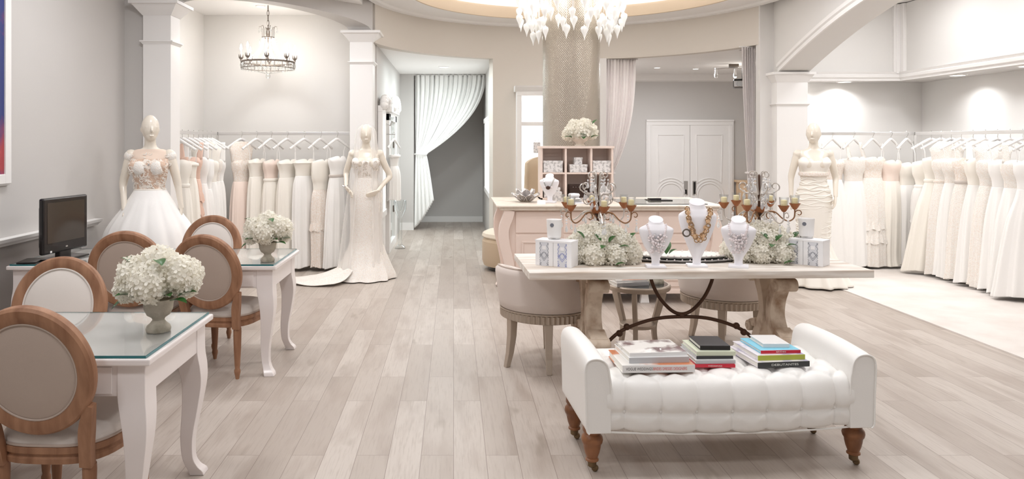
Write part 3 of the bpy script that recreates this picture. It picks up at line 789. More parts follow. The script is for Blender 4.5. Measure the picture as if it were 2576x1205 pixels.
c_brown = mat('cover_rust', (148, 78, 60), .4); c_grey = mat('cover_grey', (198, 198, 200), .4)
c_purp = mat('cover_bloom', (238, 232, 236), .35, coat=.3, var=(11, (176, 170, 206), .48, .64))
c_redink = mat('ink_red', (214, 110, 104), .6); c_ink = mat('ink_grey', (110, 106, 106), .6); c_inkw = mat('ink_white', (226, 226, 220), .6)
G1, G2, G3 = 'books stacked at the left of the bench', 'books stacked in the middle of the bench', 'books stacked at the right of the bench'
Z = .484
book('book', 'large thick white book at the bottom of the left stack, lettered along its spine', -0.335, -0.095, Z, .355, .27, .036, -1, c_white, c_orange, c_white, G1, [('VOGUE WEDDINGS', -.095, .13, c_ink), ('BRIDES DRESSES DESIGNERS', .055, .165, c_redink)])
book('book', 'white book with a photo front and grey spine, second up in the left stack', -0.325, -0.070, Z+.036, .30, .25, .028, 1, c_white, c_white, c_grey, G1)
book('book', 'thin book with a pale photo cover on top of the left stack', -0.325, -0.065, Z+.064, .29, .225, .018, 2, c_photo, c_photo, c_white, G1)
book('book', 'red-spined book at the bottom of the middle stack', -0.025, -0.043, Z, .20, .25, .016, -4, c_red, c_red, c_red, G2, [('WEDDINGS', .0, .07, c_inkw)])
book('book', 'pale grey book resting on the red one in the middle stack', -0.023, -0.038, Z+.016, .198, .245, .018, -2, c_grey, c_white, c_grey, G2)
book('book', 'slim charcoal-spined book at mid-height of the middle stack', -0.021, -0.028, Z+.034, .185, .225, .015, -1, c_dark, c_grey, c_dark, G2)
book('book', 'pale green book just under the black one in the middle stack', -0.011, -0.028, Z+.049, .195, .22, .021, -2, c_cream, c_cream, c_cream, G2)
book('book', 'small black book on top of the middle stack', -0.003, -0.020, Z+.07, .15, .185, .022, -4, c_black, c_black, c_black, G2)
book('book', 'black-spined book at the bottom of the right stack, titled along the spine', 0.300, -0.033, Z, .27, .30, .027, 3, c_dark, c_purp, c_dark, G3, [('DEBUTANTES', .005, .14, c_inkw)])
book('book', 'lime-green spined book with a flowered cover in the right stack', 0.307, -0.018, Z+.027, .245, .27, .025, 2, c_lime, c_purp, c_lime, G3)
book('book', 'sky-blue book with a bright red spine in the right stack', 0.322, -0.008, Z+.052, .205, .235, .016, 0, c_red, c_blue, c_red, G3, [('BRIDES', -.0, .05, c_inkw)])
book('book', 'small white book on top of the right stack', 0.327, 0.007, Z+.068, .135, .17, .02, -3, c_white, c_white, c_white, G3)

# ------------------------------------------------------------ long display table
TZ = .80
TT = TR(1.522, 4.905, 0, rz=R(2.2))
def tw(x, y, z=TZ): p = TT @ Vector((x, y, z)); return (p.x, p.y, p.z)
def display_table():
    t = thing('display_table', 'long whitewashed wooden table with lyre trestles and iron stretcher', 'table', (1.522, 4.905, 0), R(2.2))
    HL, D = 1.075, .385
    m = MB(); n = 5
    for k in range(n):
        y0 = -D+2*D*k/n; m.box(-HL, y0+.0012, TZ-.046, HL, y0+2*D/n-.0012, TZ)
    m.box(-HL+.004, -D+.004, TZ-.044, HL-.004, D-.004, TZ-.003)
    m.build('tabletop', TABLEW, t, smooth=0, bevel=.003)
    MB().box(-.83, -.26, TZ-.068, .83, .26, TZ-.046).build('sub_frame', TRESW, t, smooth=0, bevel=.004)
    for s in (-1, 1):
        x = s*.61; g = MB()
        for q in (-1, 1):
            # S-curved half of the lyre with a volute at head and foot
            c = [(q*.13, .725), (q*.115, .66), (q*.07, .57), (q*.05, .46), (q*.085, .36), (q*.15, .26), (q*.195, .15), (q*.21, .05), (q*.23, .012)]
            band(g, c, [.036, .04, .036, .034, .042, .04, .034, .03, .026], x-.05, x+.05, 'x', n=6)
            for (vy, vz, r) in ((q*.19, .675, .042), (q*.225, .315, .036)):
                g.lathe([(.001, -.075), (r*.5, -.075), (r*.55, -.068), (r, -.066), (r, .066), (r*.55, .068), (r*.5, .075), (.001, .075)], 20, M=TR(x, vy, vz, ry=pi/2))
            band(g, [(q*.09, .70), (q*.16, .705), (q*.2, .69)], [.03, .026, .02], x-.055, x+.055, 'x', n=5)
            band(g, [(q*.13, .36), (q*.19, .345), (q*.235, .335)], [.03, .026, .018], x-.055, x+.055, 'x', n=5)
        g.cbox((x, 0, .718), (.12, .36, .03)); g.cbox((x, 0, .46), (.05, .06, .10))
        g.build('trestle', TRESW, t, smooth=40, bevel=.008)
    st = MB()
    st.tube(smoothpts([(-.60, 0, .16), (-.52, 0, .245), (-.40, 0, .345), (-.2, 0, .415), (0, 0, .432), (.2, 0, .415), (.40, 0, .345), (.52, 0, .245), (.60, 0, .16)], 6), .012, 10)
    st.tube(smoothpts([(-.215, 0, .735), (-.2, 0, .66), (-.15, 0, .56), (-.07, 0, .475), (0, 0, .45), (.07, 0, .475), (.15, 0, .56), (.2, 0, .66), (.215, 0, .735)], 6), .012, 10)
    for s in (-1, 1):
        for a in (.37, .42): st.ball((s*a, 0, .325+.085*(.42-a)/.1), .023, 12, 8)
    st.ball((0, 0, .44), .02, 12, 8)
    st.build('iron_stretcher', IRON, t, smooth=50)
display_table()

# ---- boxed candles
def print_strip(mb, x, y, w, h, y_off):
    """lattice of thin diagonal bars on the face at y, centred on x"""
    nx, nz = 2, 4.0; cell = w/nx; r = .0011
    def bar(x0, z0, x1, z1):
        dx, dz = x1-x0, z1-z0; l = math.hypot(dx, dz); ux, uz = -dz/l*r, dx/l*r
        vs = [(x0-ux, y, z0-uz), (x1-ux, y, z1-uz), (x1+ux, y, z1+uz), (x0+ux, y, z0+uz)]
        mb.add(vs+[(a, y-.0006, c) for a, _, c in vs], [(3, 2, 1, 0), (4, 5, 6, 7), (0, 1, 5, 4), (2, 3, 7, 6)])
    def poly(pts):
        for a, b in zip(pts, pts[1:]): bar(x+a[0]*w, a[1]*h, x+b[0]*w, b[1]*h)
    for q in (-1, 1):
        poly([(q*.5, .98), (q*.28, .86), (q*.5, .74)]); poly([(q*.38, .98), (q*.5, .9)])
        poly([(q*.5, .74), (q*.38, .66), (q*.5, .58), (q*.0, .30)])
        poly([(q*.5, .50), (q*.0, .22)]); poly([(q*.5, .42), (q*.12, .58)]); poly([(q*.5, .34), (q*.0, .6)])
        poly([(q*.5, .26), (q*.38, .2)]); poly([(q*.5, .02), (q*.3, .12), (q*.5, .16)]); poly([(q*.3, .02), (q*.5, .1)])
def candle_box(label, x, y, rz, ink, group):
    t = thing('candle_box', label, 'box', tw(x, y, TZ), rz, group); s, h = .122, .165
    MB().box(-s/2, -s/2, 0, s/2, s/2, h).build('carton', BOXW, t, smooth=0, bevel=.002)
    MB().box(-s/2-.0015, -s/2-.0015, h-.012, s/2+.0015, s/2+.0015, h+.001).build('lid', BOXW, t, smooth=0, bevel=.001)
    MB().box(-.03, -s/2-.0006, 0, .03, -s/2, h-.012).build('print_panel', PALEP, t, smooth=0)
    m = MB(); print_strip(m, 0, -s/2-.0006, .062, h-.014, 0); m.build('lattice_print', ink, t, smooth=0)
    m = MB().box(-.013, -s/2-.0018, .105, .013, -s/2-.0006, .128); m.build('crest_label', BOXW, t, smooth=0, bevel=.003)
GB = 'patterned candle boxes on the long table'
def pair(x, y, deg, inks, la, lb):
    a = R(deg); d = Vector((cos(a-R(2.2)), sin(a-R(2.2))))*.062
    candle_box(la, x-d.x, y-d.y, a, inks[0], GB); candle_box(lb, x+d.x, y+d.y, a, inks[1], GB)
pair(-.86, -.115, -30, (GREYP, BLUEP), 'white box with grey lattice print at the left end of the long table', 'white box with blue lattice print at the left end of the long table')
pair(.785, -.12, -46, (GREYP, GREYP), 'left one of the two lattice boxes at the right end of the long table', 'right one of the two lattice boxes at the right end of the long table')
def jar(label, x, y, rz):
    t = thing('candle_jar', label, 'candle', tw(x, y, TZ+.166), rz, 'frosted candle jars on the boxes')
    r = .048
    MB().lathe([(.001, 0), (.036, 0), (.04, .004), (.04, .012)], 28).build('foil_base', CHROME, t)
    MB().lathe([(.001, .0125), (r*.9, .0125), (r*.93, .02), (r*1.04, .128), (r*1.0, .128), (r*.9, .11), (.001, .11)], 32).build('jar', FROST, t)
    m = MB().lathe([(.001, 0), (.0125, 0), (.0125, .0015), (.001, .0015)], 20, M=TR(-.014, -r*.99, .095, rx=pi/2)); m.build('round_label', GREYP, t)
jar('frosted candle jar standing on the left pair of lattice boxes', -.872, -.09, R(-8)); jar('frosted candle jar standing on the right pair of lattice boxes', .80, -.09, R(-24))

# ---- hydrangea mounds with candelabra rising from them
def mound(label, x, y, seed):
    t = thing('hydrangea_mound', label, 'flowers', tw(x, y), 0, 'hydrangea mounds on the long table'); rn = random.Random(seed); sp = []
    for k in range(9):
        a = k*2*pi/9+.2; sp.append((.205*cos(a), .125*sin(a), .065, .078+rn.uniform(-.006, .006)))
    for k in range(6):
        a = k*2*pi/6+.5; sp.append((.125*cos(a), .07*sin(a), .15, .078))
    sp += [(-.03, .0, .20, .07), (.06, -.02, .19, .07), (-.1, .03, .19, .06), (-.18, -.05, .13, .06), (.17, -.04, .13, .062)]
    heads(t, sp, seed)
    for lx, ly, lz, rx, rz in ((-.03, -.15, .16, .5, .5), (.02, -.155, .15, .5, -1.1), (-.0, -.16, .13, -.2, 2.6), (-.13, -.12, .17, .6, 1.0), (.08, -.155, .12, 0, -1.9), (.17, -.08, .16, .5, -1.0), (.05, -.2, .01, .1, -1.6)):
        put(LEAFM, 'leaf', t, (lx, ly, lz), .075, (rx, 0, rz))
XC = (-.59, .555)
mound('mound of white hydrangeas beside the left candle boxes under the left candelabrum', -.545, .0, 4)
mound('mound of white hydrangeas beside the right candle boxes under the right candelabrum', .56, .02, 11)
def drop(mb, c, s=1.0, n=2):
    z = c[2]
    for k in range(n): mb.ball((c[0], c[1], z-.008*s), .0065*s, 6, 4); z -= .017*s
    mb.lathe([(.001, 0), (.004*s, -.008*s), (.0095*s, -.026*s), (.007*s, -.034*s), (.001, -.04*s)], 6, M=TR(c[0], c[1], z))
def drops(parent, Mz, spots):
    for x, y, z, s, n in spots: m = MB(); drop(m, (x, y, z), s, n); m.build('crystal_drop', CRYSW, parent).matrix_local = Mz
CRYSW = mat('cut_crystal', (252, 252, 252), .06, trans=.55, ior=1.4, coat=.5)
def candelabrum(label, x, y, rot):
    t = thing('candelabrum', label, 'candelabrum', tw(x, y), rot, 'candelabra on the long table')
    b = MB()
    b.lathe([(.001, .0), (.06, 0), (.06, .008), (.02, .02), (.012, .04), (.012, .2), (.022, .22), (.012, .24), (.01, .30), (.026, .315), (.012, .33), (.009, .38), (.007, .57), (.001, .58)], 14)
    b.build('stem', IRON, t)
    MB().lathe([(.001, .30), (.03, .325), (.038, .36), (.024, .352), (.02, .335), (.001, .33)], 8, fn=lambda a, z: 1+.25*cos(4*a)).build('leaf_cup', RUST, t)
    for k in range(6):
        a = k*pi/3+.35; Mz = TR(0, 0, 0, rz=a); m = MB()
        pts = smoothpts([(.012, 0, .29), (.05, 0, .325), (.10, 0, .325), (.15, 0, .28), (.19, 0, .265), (.222, 0, .29), (.226, 0, .345)], 5)
        m.tube(pts, .0048, 7, M=Mz)
        m.tube([(px_, 0, pz) for px_, pz in spiral((.07, .295), .036, .01, .6, 5.6, 22)], .0036, 6, M=Mz)
        m.tube([(px_, 0, pz) for px_, pz in spiral((.252, .318), .025, .008, pi, -2.4, 18)], .0034, 6, M=Mz)
        arm = m.build('arm', mat('bronzed_iron', (150, 112, 82), .4, .6) if k % 2 else SILVSC, t)
        MB().lathe([(.001, .34), (.012, .345), (.022, .362), (.03, .385), (.027, .385), (.018, .366), (.001, .355)], 24, M=Mz @ TR(.226, 0, 0), fn=lambda q, z: 1+.3*abs(cos(2.5*q))*max(0, (z-.35)/.04)).build('leaf_holder', RUST, arm)
        MB().lathe([(.001, .366), (.0195, .366), (.0205, .37), (.0205, .418), (.018, .421), (.001, .419)], 18, M=Mz @ TR(.226, 0, 0)).build('candle', CANDLE, arm)
        MB().lathe([(.021, .366), (.0245, .372), (.03, .438), (.0288, .438), (.023, .372)], 20, cap=False, M=Mz @ TR(.226, 0, 0)).build('glass_shade', CRYS, arm)
        drops(arm, Mz, ((.262, 0, .296, 1.2, 2), (.19, 0, .262, 1.15, 1), (.105, 0, .32, 1.1, 1)))
    # the scrolled crown: two tiers
    for k in range(6):
        a = k*pi/3+.05; Mz = TR(0, 0, 0, rz=a); m = MB()
        lo = smoothpts([(.008, 0, .40), (.035, 0, .445), (.085, 0, .452), (.118, 0, .475)], 5)
        sp = [(u, 0, v) for u, v in spiral((.098, .497), .032, .01, -.75, 4.6, 24)]
        m.tube(list(lo)+[Vector(p) for p in sp], .0042, 7, M=Mz)
        m.tube([(u, 0, v) for u, v in spiral((.07, .405), .045, .012, 1.9, -3.4, 24)], .0036, 6, M=Mz)
        s1 = m.build('scroll', SILVSC, t)
        drops(s1, Mz, ((.095, 0, .47, 1.1, 1), (.045, 0, .43, 1.2, 2)))
    for k in range(4):
        a = k*pi/2+.15; Mz = TR(0, 0, 0, rz=a); m = MB()
        lo = smoothpts([(.006, 0, .44), (.016, 0, .5), (.022, 0, .56)], 5)
        sp = [(u, 0, v) for u, v in spiral((.052, .572), .03, .01, pi*.97, -2.2, 24)]
        m.tube(list(lo)+[Vector(p) for p in sp], .0042, 7, M=Mz)
        s1 = m.build('crown_scroll', SILVSC, t)
        drops(s1, Mz, ((.05, 0, .555, 1.3, 2), (.075, 0, .55, 1.1, 1)))
candelabrum('iron and crystal candelabrum with six candles in the left flower mound', -.555, .035, .15)
candelabrum('iron and crystal candelabrum with six candles in the right flower mound', .552, .06, .5)

# ---- necklace busts
def bust(label, x, y, rz, h, w, base=True, loc=None, group='necklace busts on the long table'):
    t = thing('necklace_bust', label, 'jewellery bust', loc or tw(x, y), rz, group)
    MB().prism([(-.06, -.05), (.06, -.05), (.06, .05), (-.06, .05)] if base else [(.06*cos(k*pi/12), .05*sin(k*pi/12)) for k in range(24)], 0, .014, 'z').build('base', BUST, t, smooth=30, bevel=.002)
    # (z, half width, half depth, y centre)
    st = [(.012, .026, .02, 0), (.05, .026, .02, 0), (.075, .036, .022, 0), (h*.42, w*.34, .028, -.006), (h*.62, w*.46, .04, -.012), (h*.74, w*.5, .045, -.012), (h*.79, w*.47, .042, -.008), (h*.835, w*.34, .037, -.004), (h*.87, w*.24, .034, 0), (h*.93, w*.205, .034, .003), (h*.975, w*.21, .037, .006), (h*.985, w*.2, .035, .006)]
    P = smoothpts([(a, b, c) for a, b, c, d in st], 4); Y = smoothpts([(a, d, 0) for a, b, c, d in st], 4); n = 32; vs = []
    for p, q in zip(P, Y):
        lean = -.02*(p.x/h)
        for k in range(n):
            a = 2*pi*k/n; vs.append((p.y*cos(a), q.y+p.z*sin(a)+lean, p.x))
    # slanted neck cut
    L = len(P)
    vs = [(v[0], v[1], v[2]+(max(0, v[2]-h*.9)/(h*.085))*(.02*(v[1])/.035)) for v in vs]
    fs = [(j*n+k, j*n+(k+1) % n, (j+1)*n+(k+1) % n, (j+1)*n+k) for j in range(L-1) for k in range(n)]+[tuple(range(n))[::-1], tuple((L-1)*n+k for k in range(n))]
    MB().add(vs, fs).build('form', BUST, t, smooth=55); return t
def neck_path(h, w, drop_, n=30, front=.052):
    """loop of a necklace on the front of a bust: from behind the neck down to the chest"""
    pts = []
    for k in range(n+1):
        s = -1+2*k/n; x = w*.27*math.copysign(abs(s)**.7, s) if True else 0
        q = abs(s); z = h*.86-drop_*(1-q**1.8)
        zz = z/h; hw = w*.5 if zz < .74 else w*(.5-.3*min(1, (zz-.74)/.13)); d = .045 if zz < .76 else .037
        hw = max(hw, abs(x)+.001); y = -.012-.02*zz-d*sqrt(max(.0, 1-(x/hw)**2))-.004
        pts.append((x, y, z))
    return pts
def necklace(label, bust_t, h, w, kind):
    t = thing('necklace', label, 'necklace', tuple(bust_t.location), bust_t.rotation_euler.z); rn = random.Random(len(label)); m = MB(); m2 = MB()
    if kind == 'pearl':
        for (dr, r) in ((h*.30, .0062), (h*.37, .007)):
            for p in neck_path(h, w, dr, 36): m.ball(p, r, 8, 6)
        for k in range(110):
            s = rn.uniform(-.8, .8); z = h*(.30+rn.random()**1.0*.38); x = s*w*.33*(.45+ (z/h)) ; y = -.03-.046*sqrt(max(.05, 1-(x/(w*.5))**2))-rn.uniform(.0, .008)
            (m if k % 3 else m2).ball((x*.9, y+(.02 if z < h*.42 else 0), z), rn.uniform(.005, .009), 8, 6)
        m.build('pearl_strand', PEARL, t); m2.build('crystal_beads', BEADG if False else CRYS, t)
    elif kind == 'gold':
        for q, dr in ((0, h*.40), (1, h*.44)):
            pp = neck_path(h, w*1.12, dr, 26)
            for i, p in enumerate(pp):
                c = (p[0]+rn.uniform(-.006, .006), p[1]-.004-.006*q, p[2]+rn.uniform(-.006, .006))
                if i % 2 == q: m.ball(c, rn.uniform(.011, .015), 6, 5, sc=(1, .7, 1.1))
                else: m2.tube([(c[0]+.014*cos(a), c[1]-.004, c[2]+.014*sin(a)) for a in [j*pi/6 for j in range(12)]], .0032, 6, True)
        m.build('faceted_stones', BEADG, t, smooth=0); m2.build('gold_links', mat('gold_links', (212, 180, 144), .25, .9), t)
        pd = MB().tube([(-w*.33+.022*cos(a), -.085, h*.52+.022*sin(a)) for a in [j*pi/9 for j in range(18)]], .005, 6, True); pd.build('ring_pendant', BRONZE, t)
    else:
        m.tube(neck_path(h, w, h*.3, 30), .007, 8); m.build('band', CHROME, t)
        MB().ball((0, -.085, h*.54), .02, 14, 8, sc=(1.2, .5, 1)).build('dark_stone', mat('smoky_stone', (70, 44, 36), .15), t)
        for s in (-1, 1): m2.ball((s*.034, -.08, h*.56), .01, 10, 6)
        m2.build('side_pearl', PEARL, t)
    return t
b = bust('white necklace bust left of the tall centre bust on the long table', -.245, -.215, R(-6), .32, .215)
necklace('pearl and crystal bib necklace on the left bust of the long table', b, .32, .215, 'pearl')
b = bust('tallest white necklace bust, in the middle of the long table', .028, -.195, R(-8), .43, .235)
necklace('chunky gold and amber necklace on the tall centre bust', b, .43, .235, 'gold')
b = bust('white necklace bust right of the tall centre bust on the long table', .285, -.23, R(-22), .32, .21)
necklace('dense pearl cluster necklace on the right bust of the long table', b, .32, .21, 'pearl')


# ---- scalloped trays in the middle of the table
def tray(label, x, y, z, r, sc, col, group='scalloped trays behind the busts'):
    t = thing('scalloped_tray', label, 'tray', tw(x, y, z), 0, group)
    f = lambda a, zz: 1+.025*cos(22*a)
    MB().lathe([(.001, 0), (r*.8, 0), (r, .012), (r*1.02, .02), (r*.98, .02), (r*.8, .009), (.001, .009)], 132, sx=1, sy=sc, fn=f).build('plate', col, t)
    m = MB(); 
    for k in range(44):
        a = 2*pi*k/44; m.ball((r*.99*cos(a), r*.99*sc*sin(a), .021), .006, 6, 4)
    m.build('beaded_rim', PEARL, t)
tray('grey-centred scalloped tray lying on the long table behind the tall bust', .03, .06, TZ+.0005, .36, .42, mat('tray_grey', (176, 174, 172), .5))
tray('white scalloped tray stacked on the grey one behind the busts', .03, .09, TZ+.018, .31, .42, mat('tray_white', (240, 234, 226), .5))
t = thing('leaf_sprig', 'small green leaf sprig on the trays, left of the tall bust', 'leaf', tw(-.095, .03, TZ+.043))
put(LEAFM, 'leaf', t, (0, 0, 0), .10, (.9, 0, -.7)); put(LEAFM, 'leaf', t, (.02, .01, 0), .07, (.4, 0, -1.4))

# ------------------------------------------------------------ barrel chairs and side table
def barrel(label, loc, rz):
    t = thing('barrel_chair', label, 'chair', loc, rz, 'barrel chairs beyond the long table')     # faces +y
    Ro, Ri = .345, .285; A0, A1 = R(-215), R(35)
    m = MB(); n = 48; vs = []
    prof = [(Ro-.03, .405), (Ro-.012, .415), (Ro, .47), (Ro+.012, .58), (Ro+.022, .66), (Ro+.02, .69), (Ro, .708), (Ro-.025, .71), (Ri+.0, .69), (Ri-.005, .62), (Ri-.015, .5), (Ri-.02, .45)]
    L = len(prof)
    for k in range(n+1):
        a = A0+(A1-A0)*k/n; e = abs(2*k/n-1); dz = -.10*max(0, (e-.35)/.65)**1.6
        for r, z in prof:
            f = max(0, (z-.42)/.29); vs.append((r*cos(a), r*sin(a), z+dz*f))
    fs = [(k*L+i, k*L+(i+1) % L, (k+1)*L+(i+1) % L, (k+1)*L+i) for k in range(n) for i in range(L)]+[tuple(range(L)), tuple(n*L+i for i in range(L))[::-1]]
    back = m.add(vs, fs).build('backrest', BARREL, t, smooth=60)
    MB().tube([vs[k*L+6] for k in range(n+1)], .006, 6).build('piping', LINEN, back)
    MB().lathe([(.001, .40), (.30, .40), (.305, .42), (.30, .47), (.26, .49), (.001, .495)], 40).build('seat', BARREL, t)
    MB().lathe([(.001, .335), (.312, .335), (.32, .339), (.326, .342), (.328, .392), (.326, .396), (.335, .4), (.335, .408), (.001, .408)], 300, fn=lambda a, z: 1+(.045*(abs(cos(30*a))-.6) if .338 < z < .395 else 0)).build('fluted_apron', SILVERG, t, smooth=30)
    for a in (-60, -120, 65, 115):
        q = R(a); x, y = .285*cos(q), .285*sin(q)
        vs = []
        for z, w, o in ((.34, .029, 0), (.22, .026, .004), (.1, .022, .02), (.0, .018, .045)):
            cx, cy = x+o*cos(q), y+o*sin(q)
            for u, v in ((-w, -w), (w, -w), (w, w), (-w, w)):
                vs.append((cx+u*cos(q)-v*sin(q), cy+u*sin(q)+v*cos(q), z))
        fs = [(4*j+k, 4*j+(k+1) % 4, 4*j+4+(k+1) % 4, 4*j+4+k) for j in range(3) for k in range(4)]+[(0, 1, 2, 3), (12, 13, 14, 15)]
        MB().add(vs, fs).build('leg', SILVERG, t, smooth=0, bevel=.004)
    return t
bc = barrel('pale linen barrel chair with fluted apron at the left end of the long table', (.672, 5.37, 0), R(-33))
dup(bc, (2.13, 5.78, 0), R(6), 'pale linen barrel chair with fluted apron behind the right trestle of the long table')
def side_table():
    t = thing('side_table', 'round bronze side table with dark glass top under the long table', 'table', (1.405, 5.62, 0), 0)
    r = .245; z = .52
    MB().lathe([(r-.03, z-.045), (r-.005, z-.04), (r, z-.03), (r, z-.008), (r-.006, z), (r-.02, z), (r-.02, z-.008), (r-.03, z-.012)], 48, cap=False).build('rim', SILVERG, t)
    MB().lathe([(.001, z-.008), (r-.02, z-.008), (r-.02, z-.001), (.001, z-.001)], 48).build('glass_top', mat('smoked_glass', (66, 66, 64), .06), t)
    MB().lathe([(.001, .19), (.13, .19), (.135, .198), (.135, .208), (.13, .214), (.001, .214)], 40).build('lower_shelf', SILVERG, t)
    for k in range(3):
        a = R(250+120*k); m = MB()
        band(m, [(.205, .49), (.20, .42), (.165, .3), (.135, .2), (.14, .1), (.16, 0)], [.024, .028, .024, .02, .017, .016], -.017, .017, 'y', n=6, M=TR(0, 0, 0, rz=a))
        m.build('leg', SILVERG, t, smooth=30, bevel=.004)
side_table()
def plain_book(label, loc, rz, w, d, h, cov, sp, group):
    t = thing('magazine', label, 'book', loc, rz, group)
    MB().box(-w/2, -d/2, 0, w/2, d/2, .003).box(-w/2, -d/2, h-.003, w/2, d/2, h).build('cover', cov, t, smooth=0)
    MB().box(-w/2+.004, -d/2+.003, .003, w/2-.004, d/2-.003, h-.003).build('pages', PAGES, t, smooth=0)
    MB().box(-w/2, -d/2-.001, 0, w/2, -d/2+.003, h).build('spine', sp, t, smooth=0)
gm = 'magazines on the round side table'
plain_book('large book with a grey spine lying under another on the round side table', (1.315, 5.58, .520), R(14), .26, .2, .028, c_photo, c_grey, gm)
plain_book('book with an orange and white cover on top of the round side table pile', (1.32, 5.585, .548), R(8), .24, .18, .016, c_orange, c_white, gm)
t = thing('stone_urn', 'squat grey stone urn on the right of the round side table, mostly hidden', 'urn', (1.545, 5.62, .519))
MB().lathe([(r*1.15, z*1.1) for r, z in URN], 28).build('urn_body', STONE, t)

# ------------------------------------------------------------ counter, cubby, column
def counter():
    t = thing('sales_counter', 'blush panelled sales counter with bowed corners in front of the column', 'counter', (1.52, 7.22, 0))
    x0, x1, y0, y1, H = -1.02, 1.06, 0, 1.05, .975
    m = MB().prism([(x0-.05, -.05), (x1+.04, -.05), (x1+.07, -.02), (x1+.07, y1), (x0-.08, y1), (x0-.08, -.01)], H-.02, H, 'z').prism([(x0-.025, -.03), (x1+.02, -.03), (x1+.035, -.0), (x1+.035, y1-.02), (x0-.045, y1-.02), (x0-.045, .0)], H-.05, H-.02, 'z')
    m.build('counter_top', COUNTT, t, smooth=0, bevel=.006)
    MB().box(x0+.05, .03, .13, x1-.05, y1-.05, H-.05).build('body', COUNT, t, smooth=0)
    # drawer line and framed panels on the front
    n = 4; w = (x1-x0-.2)/n
    for k in range(n):
        a = x0+.1+k*w
        d = MB().box(a+.012, .018, .70, a+w-.012, .03, H-.065).build('drawer_front', COUNT, t, smooth=0, bevel=.004)
        p = MB().box(a+.012, .02, .17, a+w-.012, .03, .685)
        for q in ((a+.07, .23, a+w-.07, .25), (a+.07, .60, a+w-.07, .62), (a+.07, .25, a+.09, .60), (a+w-.09, .25, a+w-.07, .60)): p.box(q[0], .01, q[1], q[2], .02, q[3])
        p.build('panel_front', COUNT, t, smooth=0, bevel=.004)
    # bombe corner posts: an S profile in elevation
    for s, xx in ((-1, x0+.05), (1, x1-.05)):
        for yy in (.0, .9):
            m = MB()
            band(m, [(xx, .925), (xx+s*.015, .86), (xx+s*.055, .74), (xx+s*.05, .6), (xx+s*.01, .42), (xx-s*.015, .25), (xx-s*.005, .12), (xx+s*.03, .04), (xx+s*.05, 0)], [.05, .052, .05, .05, .048, .044, .04, .036, .04], yy-.02, yy+.07, 'y', n=6)
            m.build('corner_post', COUNT, t, smooth=40, bevel=.01)
    MB().box(x0+.08, .025, .1, x1-.08, y1-.08, .14).build('plinth_rail', COUNT, t, smooth=0, bevel=.005)
    MB().prism([(.33, 0), (.42, 0), (.40, .14), (.35, .14)], .06, .12, 'y').build('foot', WHITE, t, smooth=0, bevel=.004)
counter()
area('under_counter_glow', (1.6, 7.5, .12), .9, 2.5, (1, .86, .6), shape='RECTANGLE', sy=.3)
CT = .9755
o = MB().lathe([(.36, 0), (.36, .10), (.335, .12), (.335, 4.25), (.001, 4.25)], 72, cap=False).build('round_column', column_material(), None, loc=(1.395, 8.72, 0))
tag(o, 'round column clad in shiny tan woven covering, rising behind the counter', 'column')

def cubby():
    t = thing('cubby_shelf', 'blush six-hole cubby shelf standing on the counter against the column', 'shelf', (1.325, 8.02, CT))
    w, h, d = .78, .575, .26
    m = MB().box(-w/2, -d/2, 0, -w/2+.022, d/2, h).box(w/2-.022, -d/2, 0, w/2, d/2, h).box(-w/2-.01, -d/2-.01, h-.025, w/2+.01, d/2+.01, h)
    m.box(-w/2, -d/2, 0, w/2, d/2, .02); m.build('carcass', COUNT, t, smooth=0, bevel=.002)
    MB().box(-w/2+.01, d/2-.015, .01, w/2-.01, d/2, h-.02).build('back_panel', COUNT, t, smooth=0)
    for x in (-.12, .155): MB().box(x-.011, -d/2+.003, .02, x+.011, d/2-.015, h-.025).build('divider', COUNT, t, smooth=0)
    MB().box(-w/2+.02, -d/2+.004, .275, w/2-.02, d/2-.015, .292).build('shelf_board', COUNT, t, smooth=0)
cubby()
DAMASK = mat('damask_print', (238, 234, 232), .6, var=(38, (200, 196, 194), .5, .56))
def gbox(label, x, z, w, h, d=.15, y=7.98, name='gift_box', m=None):
    t = thing(name, label, 'box', (x, y, CT+z), 0, 'boxes in the cubby shelf')
    MB().box(-w/2, -d/2, 0, w/2, d/2, h-.02).build('carton', m or DAMASK, t, smooth=0, bevel=.002)
    MB().box(-w/2-.003, -d/2-.003, h-.025, w/2+.003, d/2+.003, h).build('lid', m or DAMASK, t, smooth=0, bevel=.002)
gbox('wide white damask box in the upper left hole of the cubby', 1.07, .293, .205, .125)
gbox('wide flat white damask box in the upper middle hole of the cubby', 1.345, .293, .185, .085)
gbox('small square damask box on top of the flat box in the cubby', 1.345, .3785, .085, .075, .1)
gbox('white damask box in the upper right hole of the cubby', 1.595, .293, .19, .125)
gbox('grey damask box in the lower left hole of the cubby', 1.06, .021, .17, .11)
gbox('pale patterned box in the lower right hole of the cubby', 1.60, .021, .17, .12)
t = thing('jewel_case', 'dark brown leather jewel case in the lower middle hole of the cubby', 'case', (1.345, 7.97, CT+.0205))
MB().box(-.10, -.07, 0, .10, .07, .14).build('case_body', mat('dark_leather', (52, 34, 28), .3), t, smooth=0, bevel=.01)
m = MB()
for k in range(5): m.ball((-.06+.03*k, -.068, .115), .006, 6, 4)
m.build('studs', CHROME, t)
t = thing('peony_bowl', 'cream footed bowl of white peonies on top of the cubby', 'flower arrangement', (1.375, 8.0, CT+.5755))
MB().lathe([(.001, 0), (.06, 0), (.058, .01), (.04, .02), (.045, .035), (.09, .07), (.1, .105), (.094, .105), (.08, .08), (.001, .07)], 28).build('bowl', COUNTT, t)
rn = random.Random(6)
